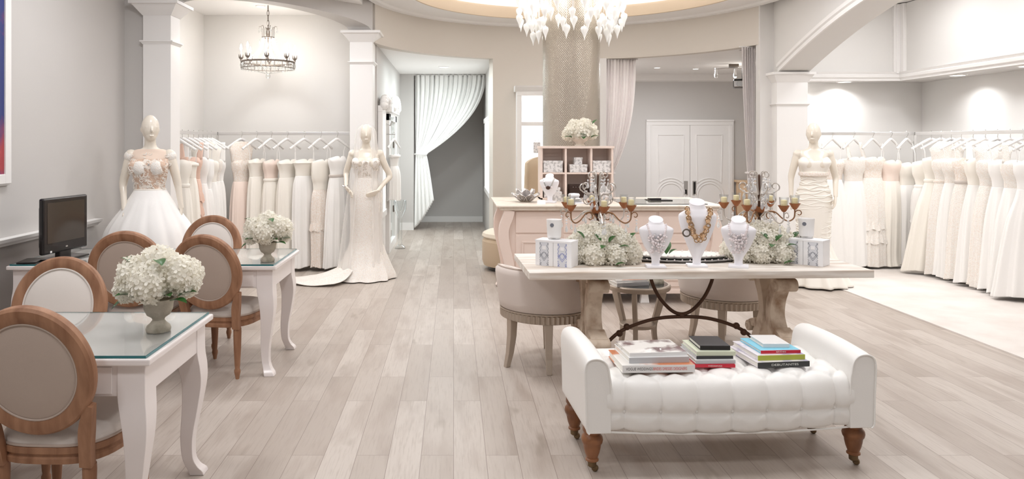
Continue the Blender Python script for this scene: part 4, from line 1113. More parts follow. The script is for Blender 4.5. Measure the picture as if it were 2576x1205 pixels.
for x, y, z, r in ((-.1, -.03, .15, .072), (0, -.09, .16, .078), (.1, -.04, .16, .076), (-.05, .03, .21, .074), (.05, 0, .215, .078), (0, .08, .18, .07), (.03, -.08, .21, .06), (-.13, .03, .12, .056), (.13, .04, .14, .058)):
    put(ROSEY, 'peony', t, (x, y, z), r, (rn.uniform(0, 6), rn.uniform(0, 6), 0))
for x, y, z, rx, rz in ((-.1, -.08, .09, .0, 2.2), (.1, -.09, .09, .1, -2.3), (.02, -.1, .1, -.3, 3.0), (.13, 0, .22, .7, -1.2), (-.02, -.1, .1, .2, -2.6)): put(LEAFM, 'leaf', t, (x, y, z), .1, (rx, 0, rz))

# on the counter
t = thing('crystal_bowl', 'silvered leaf-petal bowl at the left end of the counter', 'bowl', (.745, 7.62, CT))
MB().lathe([(.001, 0), (.05, 0), (.055, .015), (.04, .025), (.001, .025)], 20).build('foot', SILVERG, t)
SILV = mat('silver_leaf', (226, 222, 220), .22, .75, bump=(40, .5))
for ring_, (n, r, h, tilt) in enumerate(((6, .05, .13, .35), (8, .07, .13, .75))):
    for k in range(n):
        m = MB(); a = 2*pi*k/n+ring_*.3
        def g(u, v): w = .052*sin(pi*min(1, .15+v*.8))**.7*(1+.12*sin(9*v)); q = (u-.5)*2; return (q*w, .02*q*q+.3*h*v*v*tilt, v*h)
        m.grid(g, 7, 9, M=TR(0, 0, .02, rz=a) @ TR(0, r*.5, 0, rx=-tilt)); o = m.build('petal_leaf', SILV, t, smooth=60); s = o.modifiers.new('s', 'SOLIDIFY'); s.thickness = .003
b = bust('white necklace bust on the counter in front of the cubby', 0, 0, R(-20), .29, .2, loc=(.985, 7.52, CT), group=None)
necklace('silver band necklace with a dark stone on the counter bust', b, .29, .2, 'pendant')
t = thing('bracelet_stand', 'low white round display with a silver band, on the counter beside the bust', 'jewellery display', (1.215, 7.42, CT))
MB().lathe([(.001, 0), (.10, 0), (.10, .012), (.07, .02), (.05, .06), (.06, .085), (.05, .10), (.001, .105)], 28).build('stand', BUST, t)
MB().lathe([(.075, .02), (.088, .03), (.085, .05), (.07, .06)], 28, cap=False).build('silver_band', CHROME, t)
t = thing('perfume_box', 'small grey patterned box behind the counter bust', 'box', (1.08, 7.72, CT))
MB().box(-.05, -.04, 0, .05, .04, .095).build('carton', DAMASK, t, smooth=0, bevel=.002); MB().box(-.052, -.042, .075, .052, .042, .098).build('lid', DAMASK, t, smooth=0)
t = thing('price_card', 'small white card lying tilted on the counter beside the silvered bowl', 'card', (.875, 7.33, CT))
MB().prism([(-.02, 0), (.02, 0), (.005, .04)], -.04, .04, 'x').build('folded_card', BOXW, t, smooth=0)
t = thing('clipboard', 'dark slim folder lying on the counter in front of the double doors', 'folder', (2.16, 7.75, CT), .1)
MB().box(-.12, -.09, 0, .12, .09, .008).build('board', BLACK, t, smooth=0, bevel=.003); MB().box(-.11, -.03, .008, .02, .03, .022).build('clip', BLACK, t, smooth=0, bevel=.004)
MB().prism([(-.44, -.3), (.46, -.3), (.3, .3), (-.3, .3)], 0, .006, 'z')
t = thing('glass_blotter', 'sheet of glass lying on the right half of the counter top', 'glass sheet', (2.12, 7.62, CT))
o = MB().box(-.42, -.33, -.0, .42, .33, .006).build('sheet', GLASS, t, smooth=0); t.location.x = 2.1
bpy.data.objects['clipboard'].location.z = CT+.0065

# beige chair behind the counter and round settee to its left
t = thing('wing_chair', 'beige upholstered high-backed chair against the display case, left of the column', 'chair', (1.25, 9.95, 0), R(165))
m = MB()
def g(u, v):
    a = pi*(u-.5)*.9; r = .25+.02*sin(pi*v); top = .68+.72*v-.1*(2*u-1)**2*v
    return (r*sin(a), -r*cos(a)*.7, .35+(top-.35)*v)
m.grid(g, 21, 12); o = m.build('backrest', TANF, t, smooth=60); s = o.modifiers.new('s', 'SOLIDIFY'); s.thickness = .05; s.offset = 1
MB().lathe([(.001, .32), (.24, .32), (.26, .36), (.25, .43), (.001, .46)], 32).build('seat', TANF, t)
for k in range(4):
    a = pi/4+k*pi/2; MB().tube([(.16*cos(a), .16*sin(a), .33), (.2*cos(a), .2*sin(a), 0)], [.022, .014], 8).build('leg', OAK, t)
t = thing('round_ottoman', 'round tan velvet ottoman on a dark base at the left of the counter', 'ottoman', (.80, 9.25, 0))
MB().lathe([(.001, .06), (.42, .06), (.44, .12), (.44, .36), (.41, .40), (.001, .40)], 56).build('skirt', TANF, t)
MB().lathe([(.001, .40), (.42, .40), (.44, .42), (.43, .46), (.36, .49), (.001, .50)], 56, fn=lambda a, z: 1+.01*cos(16*a)).build('cushion', mat('cream_velvet', (234, 222, 204), .8), t)
MB().lathe([(.001, 0), (.36, 0), (.36, .06), (.001, .06)], 40).build('base', BLACK, t)

# lit display case set against the curved wall
t = thing('display_case', 'white framed backlit display case on the curved wall left of the column', 'display case', (1.42, 10.75, 0))
x0, x1, z0, z1 = -.50, .50, .35, 2.33
m = MB().box(x0, -.06, z0+.08, x0+.07, .12, z1-.06).box(x1-.07, -.06, z0+.08, x1, .12, z1-.06).box(x0, -.06, z1-.06, x1, .12, z1).box(x0, -.06, z0, x1, .12, z0+.08).box(x0+.07, -.05, 1.83, x1-.07, .1, 1.885).box(x0, -.05, 0, x1, .12, z0)
m.build('case_frame', WHITE, t, smooth=0, bevel=.004)
MB().prism([(-.06, z1), (-.12, z1+.06), (-.13, z1+.08), (.12, z1+.08), (.12, z1)], x0-.03, x1+.03, 'x').build('cornice', WHITE, t, smooth=0)
MB().box(x0+.07, .10, z0+.08, x1-.07, .115, z1-.06).build('light_panel', LITP, t, smooth=0)
for z in (1.42, .98): MB().box(x0+.07, -.03, z, x1-.07, .1, z+.01).build('glass_shelf', GLASS, t, smooth=0)
t = thing('handbag', 'small pale beaded box bag on the upper glass shelf of the display case', 'bag', (1.22, 10.77, 1.4305))
MB().box(-.05, -.03, 0, .05, .03, .16).build('bag_body', DAMASK, t, smooth=0, bevel=.01); MB().tube([(-.03, 0, .155), (-.02, 0, .2), (.02, 0, .2), (.03, 0, .155)], .004, 6).build('bag_handle', CHROME, t)

# ------------------------------------------------------------ curtains
def drape(t, name, m, top, tie, bot, n=14, amp=.035, nu=150, nv=60, tail=.62, plane='x', curve=1.9, hem=None):
    """top=(a0,a1,z), tie=(a0,a1,z), bot=(a0,a1,z): swept to the tie then falling as a tail"""
    def fn(u, v):
        if v < tail:
            s = v/tail; l = top[0]+(tie[0]-top[0])*s**1.5
            zt = top[2]+(tie[2]-top[2])*s
            # the leading edge bows from the far top corner down to the tie
            q = s; r = top[1]+(tie[1]-top[1])*q**curve
            a = l+(r-l)*u; z = zt - (0 if hem is None else 0)*u
            z += (top[2]-tie[2])*.16*u*sin(pi*s)*0
            am = amp*(1-.72*s)
        else:
            s = (v-tail)/(1-tail); l = tie[0]+(bot[0]-tie[0])*s**.7; r = tie[1]+(bot[1]-tie[1])*s**.8
            a = l+(r-l)*u; z = tie[2]+(bot[2]-tie[2]+(hem or 0)*u**1.3)*s; am = amp*(.28+.72*s)
        ph = 2*pi*n*u; w = am*(sin(ph)+.35*sin(2.3*ph+1.2*v))
        return (a+am*.3*cos(ph), w, z)
    mb = MB(); mb.grid(fn, nu, nv); o = mb.build(name, m, t, smooth=80)
    s = o.modifiers.new('s', 'SOLIDIFY'); s.thickness = .004; return o
t = thing('curtain', 'white floor-length curtain tied to the left at the end of the corridor', 'curtain', (0, 13.36, 0))
drape(t, 'curtain_panel', CURT, (-.71, .575, 2.81), (-.69, -.50, 1.37), (-.72, -.37, .03), n=15, amp=.04, hem=.5, curve=2.1)
MB().tube([(-.60+.11*cos(q), .075*sin(q), 1.37) for q in [j*pi/10 for j in range(20)]], .014, 8, True).build('tieback', CURT, t)
MB().tube([(-.74, 0, 2.81), (.58, 0, 2.81)], .012, 8).build('curtain_rail', WHITE, t)
t = thing('curtain', 'white tied curtain at the left side of the back room opening, beside the column', 'curtain', (0, 10.86, 0), 0, 'curtains at the back room opening')
drape(t, 'curtain_panel', SHEER, (2.25, 2.68, 2.815), (2.22, 2.36, 1.13), (2.22, 2.42, .03), n=9, amp=.03, curve=2.6)
MB().tube([(2.29+.09*cos(q), .06*sin(q), 1.13) for q in [j*pi/10 for j in range(20)]], .012, 8, True).build('tieback', SHEER, t)
MB().tube([(2.24, 0, 2.812), (2.72, 0, 2.812)], .01, 8).build('curtain_rail', WHITE, t)
t = thing('curtain', 'white tied curtain at the right side of the back room opening, beside the projector', 'curtain', (0, 9.42, 0), 0, 'curtains at the back room opening')
drape(t, 'curtain_panel', SHEER, (3.86, 3.69, 2.815), (3.85, 3.76, 1.20), (3.86, 3.78, .03), n=6, amp=.03, curve=1.6)
MB().tube([(3.805+.06*cos(q), .05*sin(q), 1.20) for q in [j*pi/10 for j in range(20)]], .012, 8, True).build('tieback', SHEER, t)
MB().tube([(3.66, 0, 2.812), (3.87, 0, 2.812)], .01, 8).build('curtain_rail', WHITE, t)

# ------------------------------------------------------------ back room fittings
t = thing('track_light', 'brushed metal track light with three spots on the back room ceiling', 'ceiling light', (4.42, 11.6, 2.822))
MB().box(-.07, -.03, -.045, .07, .03, 0).build('canopy', BRONZE, t, smooth=0, bevel=.004)
MB().tube([(-.30, 0, -.08), (-.12, 0, -.06), (.12, 0, -.06), (.30, 0, -.08)], .009, 8).build('track_bar', CHROME, t)
for x in (-.28, 0.02, .27):
    h = MB().lathe([(.001, .02), (.018, .02), (.02, -.05), (.032, -.08), (.034, -.115), (.03, -.115), (.001, -.1)], 18, M=TR(x, 0, -.085)).build('spot_head', CHROME, t)
    MB().ball((x, 0, -.2), .024, 12, 8).build('lamp', LAMPD if x > 0 else FROST, h)
point('spot_glow', (.15, 0, -.33), 5, .04, parent=t)
t = thing('projector', 'dark ceiling projector with a bright lens by the right curtain of the back room', 'projector', (4.33, 11.0, 2.40), R(-20))
MB().box(-.14, -.16, 0, .14, .16, .13).build('projector_body', BLACK, t, smooth=0, bevel=.025)
MB().box(-.13, -.165, .01, .05, -.15, .1).build('front_plate', CHROME, t, smooth=0, bevel=.01)
MB().lathe([(.001, 0), (.04, 0), (.045, .03), (.03, .035), (.001, .03)], 20, M=TR(-.05, -.16, .055, rx=pi/2)).build('lens', CRYS, t)
MB().tube([(0, 0, .12), (0, 0, .42)], .018, 10).build('ceiling_mount', BLACK, t)
t = thing('side_cabinet', 'tan wooden panelled cabinet against the back wall right of the double doors', 'cabinet', (5.36, 13.22, 0))
MB().box(-.2, -.22, 0, .45, .22, .86).build('cabinet_body', WOODT, t, smooth=0, bevel=.005)
MB().box(-.23, -.26, .86, .48, .24, .90).build('cabinet_top', WOODT, t, smooth=0, bevel=.008)
m = MB(); 
for q in ((-.17, .08, .42, .14), (-.17, .74, .42, .80), (-.17, .14, -.11, .74), (.36, .14, .42, .74)): m.box(q[0], -.235, q[1], q[2], -.22, q[3])
m.build('cabinet_door', WOODT, t, smooth=0, bevel=.005)

# ------------------------------------------------------------ corridor fittings
t = thing('lit_wardrobe', 'white wardrobe with a slim glowing glass door on the corridor wall behind the veiled mannequin', 'wardrobe', (-.965, 9.62, 0))
m = MB().box(0, -.26, 0, .05, .26, .62).box(0, -.26, .62, .07, .26, .70).box(0, -.26, .7, .06, -.17, 1.98).box(0, .17, .7, .06, .26, 1.98).box(0, -.26, 1.98, .06, .26, 2.06)
m.build('carcass', WHITE, t, smooth=0, bevel=.004)
MB().box(.005, -.17, .70, .02, .17, 1.98).build('light_panel', LITP, t, smooth=0)
cr = MB()
for k in range(9):
    a = pi*k/8; cr.ball((.075, -.2*cos(a)*1.1, 2.06+.1*sin(a)), .06, 10, 6)
cr.ball((.09, 0, 2.12), .07, 10, 6); cr.build('carved_crown', WHITE, t)
t = thing('mirror_wardrobe', 'tall white wardrobe with a mirrored door in the corridor, before the tied curtain', 'wardrobe', (-.97, 11.1, 0))
m = MB().box(0, -.65, 0, .06, .65, .12).box(0, -.65, .12, .06, -.45, 2.0).box(0, .45, .12, .06, .65, 2.0).box(0, -.65, 1.9, .06, .65, 2.02).box(0, -.7, 2.02, .1, .7, 2.1)
m.build('carcass', WHITE, t, smooth=0, bevel=.004)
d = MB().box(.01, -.45, .12, .03, .45, 1.9).build('mirror_door', MIRROR, t, smooth=0)
MB().box(.03, .40, .5, .04, .44, .6).box(.03, .40, 1.5, .04, .44, 1.6).build('hinge', BRONZE, d, smooth=0)
cr = MB()
for k in range(11):
    a = pi*k/10; cr.ball((.09, -.34*cos(a), 2.1+.12*sin(a)), .07, 10, 6)
cr.build('carved_crown', WHITE, t)
t = thing('crystal_sconce', 'small crystal wall sconce between the corridor wardrobes', 'wall lamp', (-.968, 10.18, 1.86))
MB().lathe([(.001, 0), (.04, 0), (.03, .02), (.001, .025)], 14, M=TR(0, 0, 0, ry=pi/2)).build('wall_plate', CHROME, t)
for q in (-1, 1):
    MB().tube([(.01, 0, 0), (.09, q*.05, -.04), (.12, q*.09, .02)], .007, 7).build('arm', CHROME, t)
    cr = MB().lathe([(.001, 0), (.02, .0), (.032, .06), (.03, .06), (.001, .01)], 14, M=TR(.12, q*.09, .02)); drop(cr, (.12, q*.09, .01), 1.6, 2); cr.build('crystal_shade', CRYS, t)
t = thing('glass_pedestal', 'cut glass pedestal vase on the floor in front of the mirrored wardrobe', 'vase', (-.80, 11.0, 0))
MB().lathe([(.001, 0), (.08, 0), (.07, .03), (.03, .06), (.03, .45), (.05, .5), (.09, .58), (.095, .72), (.085, .72), (.03, .56), (.001, .55)], 20).build('vase_body', CRYS, t)
struct(MB().box(.545, 11.25, .72, .58, 13.1, .80).box(.535, 11.2, 1.92, .58, 13.15, 2.0).box(.55, 11.25, .8, .58, 11.35, 1.92).box(.55, 13.0, .8, .58, 13.1, 1.92).build('trim_18', WHITE, smooth=0, bevel=.004))
struct(MB().box(.566, 11.35, .8, .576, 13.0, 1.92).build('window_1', LITP, smooth=0))
area('window_light', (.53, 12.1, 1.36), 1.5, 10, (.92, .98, 1), (0, pi/2, 0), 'RECTANGLE', 1.0)

# ------------------------------------------------------------ mannequins
def ringloft(mb, rings, n=48, fn=None, cap=True, M=None):
    """rings: (z, rx, ry, xc, yc); fn(a, t, r) scales the radius"""
    vs = []; m = len(rings)
    for j, (z, rx, ry, xc, yc) in enumerate(rings):
        for k in range(n):
            a = 2*pi*k/n; q = fn(a, j/(m-1)) if fn else 1
            dz = 0
            if isinstance(q, tuple): q, dz = q
            vs.append((xc+rx*cos(a)*q, yc+ry*sin(a)*q, z+dz))
    fs = [(j*n+k, j*n+(k+1) % n, (j+1)*n+(k+1) % n, (j+1)*n+k) for j in range(m-1) for k in range(n)]
    if cap: fs += [tuple(range(n))[::-1], tuple((m-1)*n+k for k in range(n))]
    return mb.add(vs, fs, 0, M)
def ip(st, n=4):
    """smooth a station list of equal-length tuples"""
    k = len(st[0]); cols = []
    for c in range(1, k): cols.append([p.y for p in smoothpts([(s[0], s[c], 0) for s in st], n)])
    z = [p.x for p in smoothpts([(s[0], s[1], 0) for s in st], n)]
    return [tuple([z[i]]+[c[i] for c in cols]) for i in range(len(z))]
BODY = [(.80, .14, .10, 0, .0), (.90, .172, .115, 0, .01), (.98, .175, .12, 0, .015), (1.08, .145, .10, 0, .005), (1.17, .115, .085, 0, 0), (1.26, .128, .092, 0, -.005), (1.36, .148, .105, 0, -.008), (1.42, .152, .09, 0, .0), (1.475, .165, .068, 0, .012), (1.505, .125, .058, 0, .014), (1.525, .065, .052, 0, .012), (1.56, .048, .048, 0, .005), (1.62, .046, .05, 0, .0)]
def hand(mb, p, d, s, curl=.5, flat=None):
    """palm and five fingers from wrist p along d; s=+1 thumb side"""
    d = Vector(d).normalized(); side = Vector(flat or (1, 0, 0)); side = (side-d*side.dot(d)).normalized(); nrm = d.cross(side)
    P = Vector(p); pal = [P, P+d*.03, P+d*.075, P+d*.088]
    for q in range(4):
        off = side*(-.026+.0175*q)
        ln = (.062, .074, .078, .066)[q]; b = P+d*.035+off*.7; k = P+d*.084+off
        mb.tube([P+off*.35, b, k], [.012, .0125, .0105], 8)
        c1 = k+(d*.9+nrm*curl*.35)*ln*.5; c2 = c1+(d*.7+nrm*curl*.9)*ln*.5
        mb.tube([k, c1, c2], [.0098, .0088, .0065], 8)
    t0 = P+d*.03+side*s*.026; mb.tube([P+d*.012, t0, t0+(d*.55+side*s*.5+nrm*.2)*.04, t0+(d*.8+side*s*.15+nrm*.4)*.072], [.013, .0115, .0098, .007], 8)
def mannequin(label, loc, rz, arms, turn=0, scale=1):
    t = thing('mannequin', label, 'mannequin', loc, rz); m = MB()
    ringloft(m, ip(BODY), 36)
    for s in (-1, 1):
        m.ball((s*.068, -.082, 1.355), .062, 16, 12, sc=(1, .85, 1))
        m.tube(smoothpts([(s*.085, .01, .92), (s*.08, 0, .70), (s*.07, 0, .50), (s*.065, .02, .28), (s*.06, .03, .06)], 4), [.09-.055*k/16 for k in range(17)], 14)
        m.ball((s*.158, .012, 1.462), .052, 14, 10)
    H = TR(0, 0, 1.575, rz=R(turn))
    m.ball((0, -.012, .125), .1, 24, 18, M=H, sc=(.74, .9, 1.13)); m.ball((0, -.035, .065), .062, 18, 12, M=H, sc=(.82, .85, 1.0))
    m.tube([(0, -.098, .135), (0, -.112, .10), (0, -.104, .085)], [.007, .011, .009], 8, M=H)
    for s in (-1, 1): m.ball((s*.03, -.082, .13), .016, 10, 8, M=H, sc=(1.3, .6, .6)); m.ball((s*.073, .0, .11), .02, 10, 8, M=H, sc=(.35, .7, 1.2))
    m.ball((0, -.09, .055), .014, 10, 6, M=H, sc=(1.4, .6, .5))
    for s, (el, wr, hd, thumb, curl, flat) in zip((-1, 1), arms):
        pts = smoothpts([(s*.16, .012, 1.465), tuple(Vector((s*.178, .012, 1.42)).lerp(Vector(el), .45)), el, tuple(Vector(el).lerp(Vector(wr), .4)), wr], 5)
        n = len(pts); rad = [.046-.012*min(1, k/(n*.5))-.012*max(0, (k/(n-1)-.5)*2)**.8 for k in range(n)]
        m.tube(pts, rad, 14); hand(m, wr, hd, thumb, curl, flat)
    o = m.build('body', MANQ, t, smooth=180)
    r = o.modifiers.new('skin', 'REMESH'); r.mode = 'VOXEL'; r.voxel_size = .0055; r.use_smooth_shade = True
    sm = o.modifiers.new('smooth', 'SMOOTH'); sm.factor = .5; sm.iterations = 4
    t.scale = (scale,)*3
    return t
def bodice(t, z0, z1, m, grow=.008, sweet=.025, name='bodice', strap=False):
    st = [s for s in ip(BODY, 6) if z0 <= s[0] <= z1]; mb = MB()
    rings = [(z, rx+grow, ry+grow, xc, yc) for z, rx, ry, xc, yc in st]
    def fn(a, tt):
        front = max(0, -sin(a)); b = 0
        for s in (-1, 1):
            aa = math.atan2(-.085, s*.075); da = abs((a-aa+pi) % (2*pi)-pi); b += math.exp(-(da/.38)**2)
        zz = z0+(z1-z0)*tt; k = math.exp(-((zz-1.35)/.075)**2)
        dz = 0
        if tt > .75 and sweet: dz = (tt-.75)/.25*(sweet*(b-.75)*front*1.4-(.035 if sin(a) > .2 else 0))
        return (1+.34*b*k, dz)
    ringloft(mb, rings, 56, fn, cap=False); o = mb.build(name, m, t, smooth=80)
    s = o.modifiers.new('s', 'SOLIDIFY'); s.thickness = .003; s.offset = 1; return o
def skirt(t, st, m, n=17, amp=.05, name='skirt', seed=1, cap=False, p0=.15):
    ph = seed*1.7; mb = MB(); S_ = ip(st, 7)
    def fn(a, tt):
        k = max(0, tt-p0)/(1-p0) if p0 < 1 else 0
        return 1+amp*k**.8*(sin(n*a+ph)+.5*sin(n*.53//1*a+2.1*ph)+.35*sin((n*2-3)*a+ph))
    ringloft(mb, S_, 160, fn, cap=False); o = mb.build(name, m, t, smooth=80)
    s = o.modifiers.new('s', 'SOLIDIFY'); s.thickness = .004; s.offset = 0; return o
def lacework(t, z0, z1, m, n, seed, grow=.012, r=(.007, .014)):
    """appliqued motifs lying on the bodice"""
    rn = random.Random(seed); mb = MB(); S_ = ip(BODY, 8)
    for k in range(n):
        z = rn.uniform(z0, z1); a = rn.uniform(pi, 2*pi); s = min(S_, key=lambda q: abs(q[0]-z))
        g = 1+.34*math.exp(-((z-1.35)/.075)**2)*sum(math.exp(-(abs((a-math.atan2(-.085, e*.075)+pi) % (2*pi)-pi)/.38)**2) for e in (-1, 1))
        x, y = (s[1]+grow)*g*cos(a), s[4]+(s[2]+grow)*g*sin(a); q = rn.uniform(*r)
        ux, uz = rn.uniform(-1, 1), rn.uniform(-1, 1)
        mb.tube(smoothpts([(x-q*1.5*ux, y, z-q*1.5*uz), (x-q*uz, y-.003, z+q*ux), (x+q*ux*1.5, y, z+q*1.5*uz), (x+q*uz*1.4, y, z-q*ux)], 3), .0028, 5)
    return mb.build('lace_motif', m, t)

hang_ = ((-.215, .03, 1.20), (-.215, -.03, .985), (0.0, -.25, -1), 1, .25, (0, -1, 0))
t = mannequin('bald mannequin in nude lace bodice and wide tulle skirt by the left pilaster', (-2.69, 6.52, 0), R(12), [((-.225, .02, 1.21), (-.19, -.10, .99), (.35, -.35, -1), 1, .2, (0, -1, 0)), ((.225, .02, 1.21), (.262, -.02, .99), (.0, -.15, -1), -1, .5, (0, -1, 0))], turn=18, scale=1.012)
bodice(t, 1.15, 1.43, NUDE, .009, .0)
b = MB()
ringloft(b, [(z, rx+.006, ry+.006, xc, yc) for z, rx, ry, xc, yc in ip(BODY, 6) if 1.42 < z < 1.515], 48, cap=False); b.build('illusion_yoke', mat('illusion_net', (238, 216, 198), .8), t, smooth=80)
lacework(t, 1.16, 1.48, mat('lace_white', (252, 246, 238), .8), 110, 3)
for s in (-1, 1):
    c = MB(); c.ball((s*.163, .012, 1.45), .0545, 18, 12, sc=(1, 1.0, 1.05)); c.build('cap_sleeve', LACE, t)
    m = MB().ball((s*.071, -.105, 1.352), .055, 18, 12, sc=(1, .72, 1.1)); m.build('bust_cup', LACE, t)
MB().ball((.012, -.128, 1.385), .009, 8, 6).build('crystal_brooch', CHROME, t)
skirt(t, [(1.165, .127, .097, 0, 0), (1.10, .165, .135, 0, 0), (1.0, .23, .20, 0, 0), (.8, .36, .30, 0, .0), (.5, .44, .36, .02, .0), (.25, .46, .38, .03, .0), (.02, .46, .38, .03, .0)], IVORYW, 15, .035, 'tulle_skirt')
MB().tube([(.128*cos(q), .098*sin(q), 1.162) for q in [j*pi/20 for j in range(40)]], .007, 6, True).build('waist_sash', IVORY, t)

t = mannequin('veiled bald mannequin in an ivory lace sheath gown with a train, hands at its hips', (-1.02, 8.58, 0), R(4), [((-.235, .05, 1.24), (-.225, -.10, 1.075), (.7, -.35, -.75), 1, .6, (0, -.6, .8)), ((.275, .04, 1.20), (.14, -.17, 1.035), (-1, -.15, -.45), -1, .3, (0, -.5, .85))], turn=4, scale=.995)
bodice(t, 1.15, 1.415, LACE, .008, .03)
lacework(t, 1.20, 1.40, mat('bead_work', (216, 204, 190), .4, .3), 60, 8)
skirt(t, [(1.18, .126, .096, 0, 0), (1.08, .158, .114, 0, .006), (.97, .186, .134, 0, .014), (.8, .18, .132, 0, .01), (.6, .175, .13, 0, .02), (.4, .20, .165, 0, .05), (.2, .28, .25, -.01, .07), (.06, .36, .33, -.03, .06), (.012, .385, .36, -.05, .05)], LACE, 11, .05, 'lace_skirt', 2, p0=.6)
m = MB()
def g(u, v):
    a = R(150+95*u); r = .28+.62*v*(1-.25*(2*u-1)**2); e = .03*sin(11*u+3*v)
    return (r*cos(a)-.02, r*sin(a)*.62-.02-.05, .02+.11*(1-v)**2+.014*(1+sin(16*u+4*v))*(1-.5*v)+e*.2)
m.grid(g, 60, 24); o = m.build('train', LACE, t, smooth=80); s_ = o.modifiers.new('s', 'SOLIDIFY'); s_.thickness = .006
VEIL = mat('veil_net', (252, 249, 245), .8, alpha=.30)
m = MB()
def g(u, v):
    a = R(-62+304*u)                     # open at the face, from one cheek round the back to the other
    if v < .22:
        s = v/.22; r = .115*sin(s*pi/2); z = 1.815-.115*(1-cos(s*pi/2))*1.0
    else:
        s = (v-.22)/.78; r = .115+.13*s**.8+.05*s*max(0, -cos(a)); z = 1.70-1.62*s
    r *= 1+.05*min(1, v*2.5)*sin(17*a)
    return (r*cos(a)*(1.0)-.05*max(0, v-.3), r*sin(a)*.95+.015, z)
m.grid(g, 140, 40); m.build('veil', VEIL, t, smooth=80)
o = MB().tube([(-.236+.028*cos(q), -.085+.028*sin(q)*.8, 1.10+.012*sin(q)) for q in [j*pi/8 for j in range(16)]], .009, 8, True).build('crystal_cuff', CHROME, t)

t = mannequin('bald mannequin in a strapless ruched mermaid gown beside the right pilaster', (3.99, 8.15, 0), R(-16), [((-.225, .02, 1.21), (-.235, -.03, .985), (.05, -.2, -1), 1, .25, (0, -1, 0)), ((.225, .03, 1.21), (.205, -.08, 1.0), (-.15, -.25, -1), -1, .5, (0, -1, 0))], turn=-20, scale=.998)
bodice(t, 1.20, 1.425, IVORY, .009, .045)
rn = random.Random(5); m = MB(); S_ = ip(BODY, 8)
for k in range(26):
    z0 = .50+.74*k/26; pts = []
    for j in range(25):
        a = pi*.98+pi*1.04*j/24; z = z0+.03*cos(a)*(1 if k % 2 else -.6)+.008*sin(5*a+k)
        rx, ry, yc = (lambda q: (q[1], q[2], q[4]))(min(S_, key=lambda q: abs(q[0]-z))) if z > .9 else (.172-.05*max(0, (.9-z)), .118-.02*(.9-z), .012)
        pts.append(((rx+.012)*cos(a), yc+(ry+.012)*sin(a), z))
    m.tube(pts, .010, 6)
m.build('ruching', IVORY, t, smooth=80)
skirt(t, [(1.22, .128, .098, 0, -.002), (1.15, .128, .098, 0, 0), (1.06, .16, .116, 0, .006), (.97, .186, .134, 0, .014), (.8, .182, .134, 0, .01), (.6, .165, .13, 0, .01), (.45, .18, .15, 0, .03), (.25, .27, .25, 0, .06), (.02, .36, .36, .03, .08)], IVORY, 12, .06, 'mermaid_skirt', 3, p0=.55)
MB().tube([(.136*cos(q), -.006+.108*sin(q), 1.245) for q in [j*pi/20 for j in range(40)]], .02, 8, True, flat=1.4).build('beaded_belt', CHAMP, t)

# ------------------------------------------------------------ rails, hangers, gowns
RZ = 1.70
def rail(label, a, b, posts=()):
    t = thing('clothes_rail', label, 'clothes rail', (a[0], a[1], RZ)); m = MB()
    d = Vector((b[0]-a[0], b[1]-a[1], 0)); u = d.normalized(); w = Vector((-u.y, u.x, 0))*.011
    vs = []
    for p in (Vector((0, 0, 0)), d):
        for q, z in ((-1, -.02), (1, -.02), (1, .02), (-1, .02)): vs.append(tuple(p+w*q+Vector((0, 0, z))))
    m.add(vs, [(0, 1, 2, 3), (4, 5, 6, 7), (0, 1, 5, 4), (1, 2, 6, 5), (2, 3, 7, 6), (3, 0, 4, 7)]); m.build('rail_bar', RAILM, t, smooth=0, bevel=.004)
    for p in posts: MB().box(p[0]-a[0]-.014, p[1]-a[1]-.014, -RZ, p[0]-a[0]+.014, p[1]-a[1]+.014, .02).build('post', CHROME, t, smooth=0)
rail('chrome clothes rail along the back wall of the left alcove', (-2.94, 9.15), (-1.29, 9.15), [(-2.94, 9.15)])
rail('chrome clothes rail along the left wall of the left alcove', (-2.94, 9.12), (-2.94, 7.5), [(-2.94, 7.5)])
rail('chrome clothes rail along the rear wall of the right alcove', (4.43, 9.25), (5.79, 9.25), [(5.8, 9.25)])
rail('chrome clothes rail along the right wall of the right alcove', (5.8, 9.22), (5.8, 7.0), [(5.8, 7.0)])

